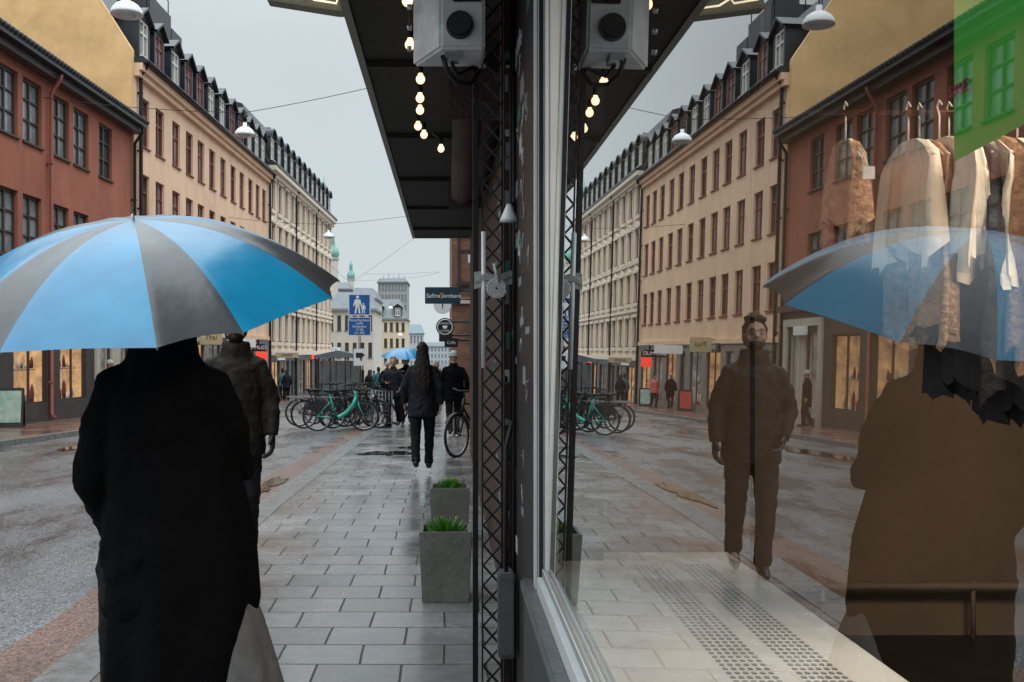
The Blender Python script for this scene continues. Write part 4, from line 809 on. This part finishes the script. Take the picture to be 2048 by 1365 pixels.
# ------------------------------------------------------------ bikes
def bike(label,fm,loc,rz,step=True,basket=True):
    r=root('bicycle',label,'bicycle',loc,(0,0,rz),'bicycles parked in the street'); R=.33
    for ax in((-.52,0,.35),(.56,0,.35)):
        b=MB(); b.tube([((R-.02)*math.cos(a),0,(R-.02)*math.sin(a)) for a in [i*math.pi/16 for i in range(32)]],.012,6,closed=True)
        for i in range(16):
            a=i*math.pi/8; b.tube([(0,.02*(-1)**i,0),((R-.02)*math.cos(a),0,(R-.02)*math.sin(a))],.0018,4)
        b.tube([(0,-.04,0),(0,.04,0)],.022,8); w=b.build('wheel',steel,r,ax)
        b=MB(); b.tube([(R*math.cos(a),0,R*math.sin(a)) for a in [i*math.pi/18 for i in range(36)]],.024,8,closed=True); b.build('tyre',rubber,w)
    b=MB()
    if step: b.tube([(.38,0,.80),(.32,0,.62),(.15,0,.42),(-.02,0,.32),(-.10,0,.30)],[.038,.05,.055,.05,.045],10)
    else: b.tube([(.38,0,.80),(-.08,0,.30)],.02,8); b.tube([(.36,0,.86),(-.22,0,.80)],.016,8)
    b.tube([(-.09,0,.30),(-.25,0,.90)],.022 if step else .018,8); b.tube([(.34,0,.94),(.42,0,.68)],.027,8); 
    for k in(-1,1): 
        b.tube([(-.09,.02*k,.30),(-.52,.06*k,.35)],.014,6); b.tube([(-.2,.02*k,.72),(-.52,.06*k,.35)],.012,6); b.tube([(.42,.02*k,.68),(.46,.05*k,.55),(.56,.055*k,.35)],.015,6)
    b.build('frame',fm,r)
    b=MB(); b.tube([(.34,0,.94),(.32,0,1.06)],.013,6); b.tube([(.16,-.3,1.08),(.26,-.27,1.09),(.33,-.12,1.06),(.33,.12,1.06),(.26,.27,1.09),(.16,.3,1.08)],.012,6); 
    for k in(-1,1): b.tube([(.13,.305*k,1.078),(.22,.283*k,1.086)],.018,6)
    b.build('handlebar',rubber,r)
    b=MB(); b.loft([(.90,-.27,0,.05,.04),(.93,-.26,0,.14,.075),(.955,-.28,0,.12,.08),(.965,-.3,0,.07,.06)],16); b.tube([(-.16,0,.94),(-.05,0,.935)],[.035,.02],8); b.build('saddle',rubber,r)
    for cx,a0,a1 in((-.52,.1,3.0),(.56,.6,2.9)):
        b=MB(); pts=[(cx+.375*math.cos(a),0,.35+.375*math.sin(a)) for a in [a0+(a1-a0)*i/12 for i in range(13)]]
        for i in range(12): 
            p,q_=pts[i],pts[i+1]; b.add([(p[0],-.03,p[2]),(p[0],.03,p[2]),(q_[0],.03,q_[2]),(q_[0],-.03,q_[2])],[(0,1,2,3)],0,True)
        b.build('mudguard',rubber,r)
    b=MB(); b.tube([(-.09,-.05,.30),(-.09,.05,.30)],.055,14,sm=False); b.tube([(-.09,.06,.30),(-.02,.07,.15)],.009,6); b.tube([(-.09,-.06,.30),(-.16,-.07,.45)],.009,6); b.box((-.06,.07,.13),(.03,.15,.155)); b.box((-.2,-.15,.44),(-.11,-.07,.465)); b.tube([(-.09,.035,.35),(-.52,.05,.40),(-.52,.05,.31),(-.09,.035,.25)],.006,5); b.build('crankset',rubber,r)
    if step:
        b=MB()
        for s in(-1,1): b.add([(-.52+.34*math.cos(a),s*.04,.38+.34*math.sin(a)) for a in [.35+2.3*i/12 for i in range(13)]]+[(-.52,s*.04,.42)],[tuple(range(14))])
        b.build('wheel_cover',rubber,r)
    b=MB(); b.box((-.82,-.06,.75),(-.36,.06,.77)); b.tube([(-.7,.05,.75),(-.52,.06,.37)],.006,5); b.tube([(-.7,-.05,.75),(-.52,-.06,.37)],.006,5); b.build('rack',rubber if step else steel,r)
    if basket:
        b=MB(); 
        for z,k in((.78,.8),(.86,.87),(.94,.94),(1.02,1)):
            b.tube([(.56-.14*k,-.17*k,z),(.56+.14*k,-.17*k,z),(.56+.14*k,.17*k,z),(.56-.14*k,.17*k,z)],.006,5,closed=True)
        for i in range(6):
            t=-1+2*i/5
            for sx in(-1,1): b.tube([(.56+sx*.112,t*.136,.78),(.56+sx*.14,t*.17,1.02)],.004,4)
            b.tube([(.56+t*.112,.136,.78),(.56+t*.14,.17,1.02)],.004,4); b.tube([(.56+t*.112,-.136,.78),(.56+t*.14,-.17,1.02)],.004,4); b.tube([(.56+t*.11,-.136,.78),(.56+t*.11,.136,.78)],.004,4)
        b.build('basket',rubber,r)
    return r
gb=bike('mint green step-through electric bicycle with basket',greenbike,(-2.52,23.3,g(23.3)),.10)
kb=bike('black city bicycle with steel rack',iron,(-3.05,24.6,g(24.6)),.5,False,False)
bb2=bike('blue-grey bicycle with front basket',mat('bluegrey_paint',(.06,.12,.17),.4),(-2.2,25.3,g(25.3)),2.2,False,True)
for src,x,y,rz in[(kb,-2.7,25.6,.9),(kb,-2.05,24.9,-.8),(bb2,-3.0,26.0,2.7),(kb,-2.35,24.6,.5),(kb,-3.25,25.3,.1),(bb2,-1.9,26.2,.4),(kb,-2.35,26.6,1.2)]:
    copytree(src,(x,y,g(y)),(0,0,rz))
kb2=copytree(kb,(.46,16.3,g(16.3)),(0,0,math.radians(236))); kb2['label']='black bicycle leaning by the shop wall'
r=root('trolley','wire mesh trolley cage parked beside the bicycles','trolley',(-1.72,25.0,g(25)),(0,0,.3)); b=MB()
W,D,H=.26,.35,.92
for x in[-W,W]:
    for i in range(9): y=-D+2*D*i/8; b.tube([(x,y,.12),(x,y,H)],.006,4)
    for i in range(9): z=.12+(H-.12)*i/8; b.tube([(x,-D,z),(x,D,z)],.006,4)
for y in[-D,D]:
    for i in range(7): x=-W+2*W*i/6; b.tube([(x,y,.12),(x,y,H)],.006,4)
    for i in range(9): z=.12+(H-.12)*i/8; b.tube([(-W,y,z),(W,y,z)],.006,4)
b.box((-W,-D,.10),(W,D,.125)); b.build('cage',steel,r)
for x in(-W+.03,W-.03):
    for y in(-D+.05,D-.05): k=MB(); k.tube([(-.015,0,0),(.015,0,0)],.05,12,sm=False); k.build('caster',rubber,r,(x,y,.052))
r=root('shelter','small glass shelter with flat roof beside the road','shelter',(-4.35,40,g(40))); b=MB(); b.box((-.95,-.6,2.02),(.95,.6,2.12)); b.add([(-.95,-.6,2.12),(.95,-.6,2.12),(0,-.6,2.32),(-.95,.6,2.12),(.95,.6,2.12),(0,.6,2.32)],[(0,1,2),(3,4,5),(0,2,5,3),(1,2,5,4)]); b.build('shelter_roof',roofg,r)
for x in(-.9,-.3,.3,.9):
    for y in(-.55,.55): b=MB(); b.tube([(x,y,0),(x,y,2.02)],.03,6); b.build('post',iron,r)
b=MB(); b.box((-.85,.5,.3),(.85,.51,1.9)); b.build('back_pane',panel,r); b=MB(); b.box((-.8,.1,.45),(.8,.45,.5)); b.box((-.7,.15,0),(-.65,.4,.45)); b.box((.65,.15,0),(.7,.4,.45)); b.build('bench',windark,r)
def aboard(loc,rz,m,label):
    r=root('sandwich_board',label,'sign',loc,(0,0,rz)); 
    for s in(-1,1):
        b=MB(); b.add([(-.3,s*.22,0),(.3,s*.22,0),(.3,s*.02,.95),(-.3,s*.02,.95),(-.3,s*.22+.02,0),(.3,s*.22+.02,0),(.3,s*.02+.02,.95),(-.3,s*.02+.02,.95)],[(0,1,2,3),(4,5,6,7),(0,1,5,4),(1,2,6,5),(2,3,7,6),(3,0,4,7)]); b.build('board',signblack,r)
    b=MB(); b.add([(-.25,-.208,.12),(.25,-.208,.12),(.25,-.05,.88),(-.25,-.05,.88)],[(0,1,2,3)]); b.build('poster',m,r)
pst=mat('teal_poster',(.12,.32,.28),.5,.6,5,0,c2=(.5,.55,.48))
aboard((-10.62,24.2,g(24.2)+.045),.25,pst,'black sandwich board with pale green poster'); aboard((-10.0,44.5,g(44.5)+.045),.1,mat('red_poster',(.5,.06,.05),.5,.4,5,0),'sandwich board with red and white poster'); aboard((-9.7,52,g(52)+.045),.1,pst,'small sandwich board by the shops')
# ------------------------------------------------------------ planters
def planter(x,y):
    r=root('planter','square grey concrete planter on the wet pavement','planter',(x,y,0),group='concrete planters by the shop'); b=MB()
    w0,w1,h=.145,.163,.44
    o=[(-w0,-w0,0),(w0,-w0,0),(w0,w0,0),(-w0,w0,0),(-w1,-w1,h),(w1,-w1,h),(w1,w1,h),(-w1,w1,h)]; i=w1-.025
    o+=[(-i,-i,h),(i,-i,h),(i,i,h),(-i,i,h),(-i,-i,h-.05),(i,-i,h-.05),(i,i,h-.05),(-i,i,h-.05)]
    b.add(o,[(0,1,2,3),(0,1,5,4),(1,2,6,5),(2,3,7,6),(3,0,4,7),(4,5,9,8),(5,6,10,9),(6,7,11,10),(7,4,8,11),(8,9,13,12),(9,10,14,13),(10,11,15,14),(11,8,12,15)]); b.build('planter_box',concrete,r,bevel=.004)
    b=MB(); b.add([(-i,-i,h-.045),(i,-i,h-.045),(i,i,h-.045),(-i,i,h-.045)],[(0,1,2,3)]); b.build('soil',mat('soil',(.03,.02,.015),.9,.5,20,.6),r)
    pl=root('potted_daffodils','young green daffodil shoots in planter','plant',(x,y,h-.045),group='plants in the planters'); b=MB()
    for k in range(260):
        a=random.uniform(0,6.28); q=random.uniform(0,.10); x0=q*math.cos(a)*.95; y0=q*math.sin(a); ln=random.uniform(.06,.12); lx=x0*.5+random.uniform(-.03,.03); ly=y0*.5+random.uniform(-.03,.03); w=.0045; ca,sa=math.cos(a*3),math.sin(a*3)
        b.add([(x0-w*ca,y0-w*sa,0),(x0+w*ca,y0+w*sa,0),(x0+lx*.5+w*ca,y0+ly*.5+w*sa,ln*.6),(x0+lx*.5-w*ca,y0+ly*.5-w*sa,ln*.6),(x0+lx,y0+ly,ln)],[(0,1,2,3),(3,2,4)])
    b.build('leaves',leafm,pl)
    for k in range(3): a=random.uniform(0,6.28); b=MB(); b.ball((.07*math.cos(a),.07*math.sin(a),random.uniform(.09,.12)),(.004,.004,.010),6,4); b.build('flower_bud',yellow,pl)
planter(-.012,6.28); planter(.02,8.25)
# ------------------------------------------------------------ world, light, camera
w=bpy.data.worlds.new('World'); bpy.context.scene.world=w; w.use_nodes=True; nt=w.node_tree; N=nt.nodes; L=nt.links; bg=N['Background']
sk=N.new('ShaderNodeTexSky'); sk.sky_type='NISHITA'; sk.sun_disc=False; sk.sun_elevation=math.radians(50); sk.sun_rotation=math.radians(200)
sc=N.new('ShaderNodeVectorMath'); sc.operation='SCALE'; sc.inputs['Scale'].default_value=.08; L.new(sk.outputs[0],sc.inputs[0])
tc=N.new('ShaderNodeTexCoord'); sx=N.new('ShaderNodeSeparateXYZ'); L.new(tc.outputs['Generated'],sx.inputs[0])
mr=N.new('ShaderNodeMapRange'); mr.interpolation_type='SMOOTHSTEP'; mr.inputs['From Min'].default_value=.28; mr.inputs['From Max'].default_value=.9; mr.inputs['To Min'].default_value=1; mr.inputs['To Max'].default_value=4.2; L.new(sx.outputs['Z'],mr.inputs[0])
nz=N.new('ShaderNodeTexNoise'); nz.inputs['Scale'].default_value=1.6; nz.inputs['Detail'].default_value=3; L.new(tc.outputs['Generated'],nz.inputs['Vector'])
cr_=N.new('ShaderNodeValToRGB'); cr_.color_ramp.elements[0].position=.3; cr_.color_ramp.elements[1].position=.7; cr_.color_ramp.elements[0].color=(.60,.67,.705,1); cr_.color_ramp.elements[1].color=(.67,.735,.765,1); L.new(nz.outputs['Fac'],cr_.inputs[0])
m1=N.new('ShaderNodeVectorMath'); m1.operation='SCALE'; L.new(cr_.outputs[0],m1.inputs[0]); L.new(mr.outputs[0],m1.inputs['Scale'])
mx=N.new('ShaderNodeMixRGB'); mx.inputs[0].default_value=.06; L.new(m1.outputs[0],mx.inputs[1]); L.new(sc.outputs[0],mx.inputs[2]); L.new(mx.outputs[0],bg.inputs[0]); bg.inputs[1].default_value=1.0
S=bpy.data.lights.new('sun','SUN'); S.energy=1.0; S.angle=math.radians(35); S.color=(1,.96,.9); so=bpy.data.objects.new('sun',S); coll.objects.link(so); so.rotation_euler=(math.radians(25),math.radians(22),0)
cam=bpy.data.cameras.new('camera'); cam.sensor_width=36; cam.lens=F/2048*36; cam.shift_x=(1024-895)/2048; cam.shift_y=(704-682.5)/2048; cam.clip_end=4000; cam.clip_start=.05
co=bpy.data.objects.new('camera',cam); coll.objects.link(co); co.location=(0,0,CH); co.rotation_euler=(math.pi/2,0,0); bpy.context.scene.camera=co
sc_=bpy.context.scene; sc_.view_settings.view_transform='Standard'; sc_.view_settings.look='None'; sc_.view_settings.exposure=0
